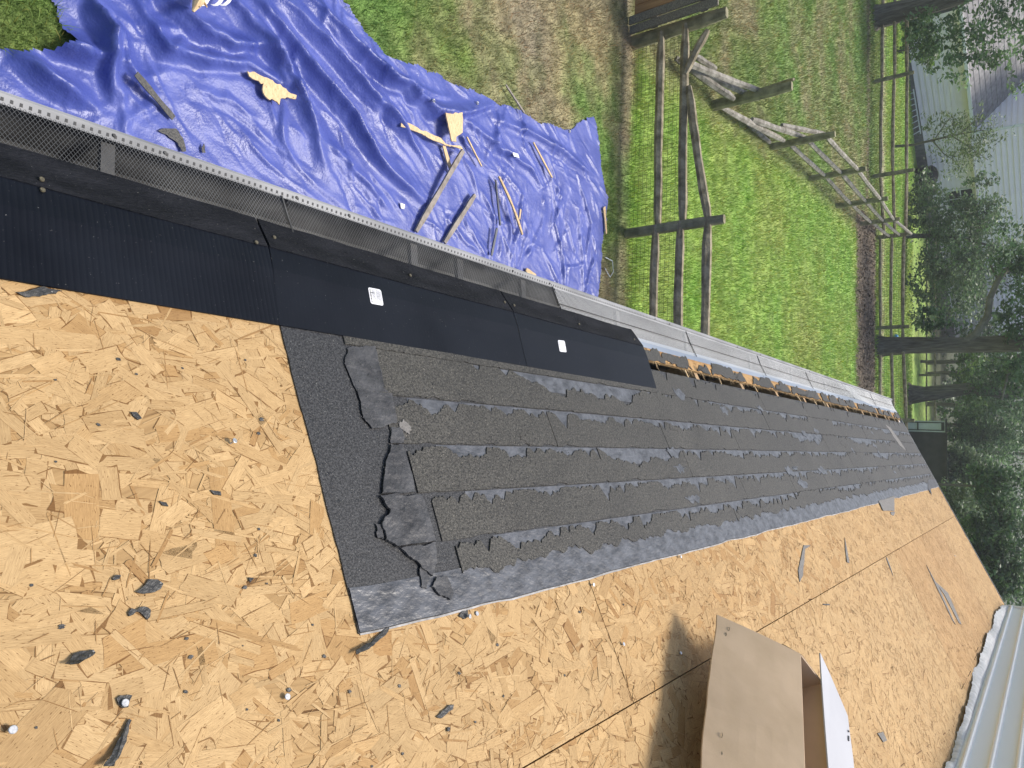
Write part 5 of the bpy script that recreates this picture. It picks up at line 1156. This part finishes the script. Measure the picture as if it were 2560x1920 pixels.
# ladder on its side along the foundation
ld = thing('ladder', 'white ladder lying on its edge along the house foundation', 'ladder', wp(.6, .25, .1))
MB().beam(wp(.35, .30, .02), wp(3.1, .55, -.05), .05, .05).build('side_rail', 'white', ld); MB().beam(wp(.30, .30, .46), wp(3.0, .30, .46), .05, .05).build('side_rail', 'white', ld)
for k in range(8):
    q = (k+.5)/8; MB().beam(wp(.35+2.7*q, .30+.24*q, .0), wp(.32+2.65*q, .30, .46), .035, .035).build('rung', 'white', ld)
# covered grill beside the evergreen
gg = wp(5.4, .8, 0); gr_ = thing('covered_grill', 'black covered grill against the house wall beside the broad tree', 'grill', gg)
MB().tube([gg, gg+UZ*.3, gg+UZ*.75, gg+UZ*.95, gg+UZ*1.03], [.50, .48, .52, .36, .12], 12, .05).build('cover', 'black', gr_, smooth=True)
for sg in (-1, 1): MB().tube([gg+dW*.3*sg, gg+dW*.3*sg+UZ*.06], .05, 8).build('wheel', 'black', gr_)

# ================================================================== SHED beyond the roof end, ball
gs = G(2258, 1052); sh0 = thing('low_shed', 'low dark shed with a pale framed side beyond the roof end', 'shed', gs)
dS = np.array([-.035, 1., 0]); dS /= np.linalg.norm(dS); eS = np.array([1., .05, 0]); eS /= np.linalg.norm(eS)
def sp_(a, c, z): return gs+eS*a+dS*c+UZ*z
LS, WS, HS = 3.2, 4.6, 1.62
def sbox(name, m, a0, a1, c0, c1, z0, z1, parent=None): return MB().prism([sp_(a0, c0, z0), sp_(a1, c0, z0), sp_(a1, c1, z0), sp_(a0, c1, z0)], [sp_(a0, c0, z1), sp_(a1, c0, z1), sp_(a1, c1, z1), sp_(a0, c1, z1)]).build(name, m, parent or sh0)
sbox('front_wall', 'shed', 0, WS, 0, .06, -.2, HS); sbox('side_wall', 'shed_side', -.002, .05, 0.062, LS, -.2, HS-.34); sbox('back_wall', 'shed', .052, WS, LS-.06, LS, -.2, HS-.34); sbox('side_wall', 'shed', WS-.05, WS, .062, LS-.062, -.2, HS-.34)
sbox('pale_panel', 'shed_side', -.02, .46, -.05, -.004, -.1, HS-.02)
for a0, a1, z0, z1 in ((-.02, .46, .02, .10), (.03, .07, .1, HS-.05), (.36, .40, .1, HS-.05), (.07, .36, .55, .60), (.07, .36, HS-.16, HS-.05)): sbox('panel_frame', 'shed', a0, a1, -.075, -.052, z0, z1)
MB().prism([sp_(-.12, -.12, HS+.002), sp_(WS+.1, -.12, HS+.002), sp_(WS+.1, LS+.1, HS-.36), sp_(-.12, LS+.1, HS-.36)], [sp_(-.12, -.12, HS+.06), sp_(WS+.1, -.12, HS+.06), sp_(WS+.1, LS+.1, HS-.3), sp_(-.12, LS+.1, HS-.3)]).build('roof', 'shed', sh0)
gb = G(2232, 842); o = MB(); n = 8
V = []; Fq = []
for i in range(n+1):
    for j in range(12): V.append(gb+np.array([.10*math.sin(math.pi*i/n)*math.cos(2*math.pi*j/12), .10*math.sin(math.pi*i/n)*math.sin(2*math.pi*j/12), .10-.10*math.cos(math.pi*i/n)]))
for i in range(n):
    for j in range(12): Fq.append([i*12+j, i*12+(j+1) % 12, (i+1)*12+(j+1) % 12, (i+1)*12+j])
tag(mk('play_ball', V, Fq, 'ball', None, smooth=True, loc=gb), 'small blue ball on the bare ground beside the thick trunk', 'ball')

# ================================================================== thin volume added to imitate the lens veil over the distance
hz = bpy.data.materials.new('thin_veil'); hz.use_nodes = True; nt = hz.node_tree
for nd in list(nt.nodes):
    if nd.type != 'OUTPUT_MATERIAL': nt.nodes.remove(nd)
pv = nt.nodes.new('ShaderNodeVolumePrincipled'); pv.inputs['Color'].default_value = (.95, .97, 1, 1); pv.inputs['Density'].default_value = .0014; pv.inputs['Anisotropy'].default_value = .4
nt.links.new(pv.outputs[0], [q for q in nt.nodes if q.type == 'OUTPUT_MATERIAL'][0].inputs['Volume'])
MB().flat([(-200, -80), (200, -80), (200, 320), (-200, 320)], -4.0, 12.0).build('veil_volume', hz, None, kind='stuff')
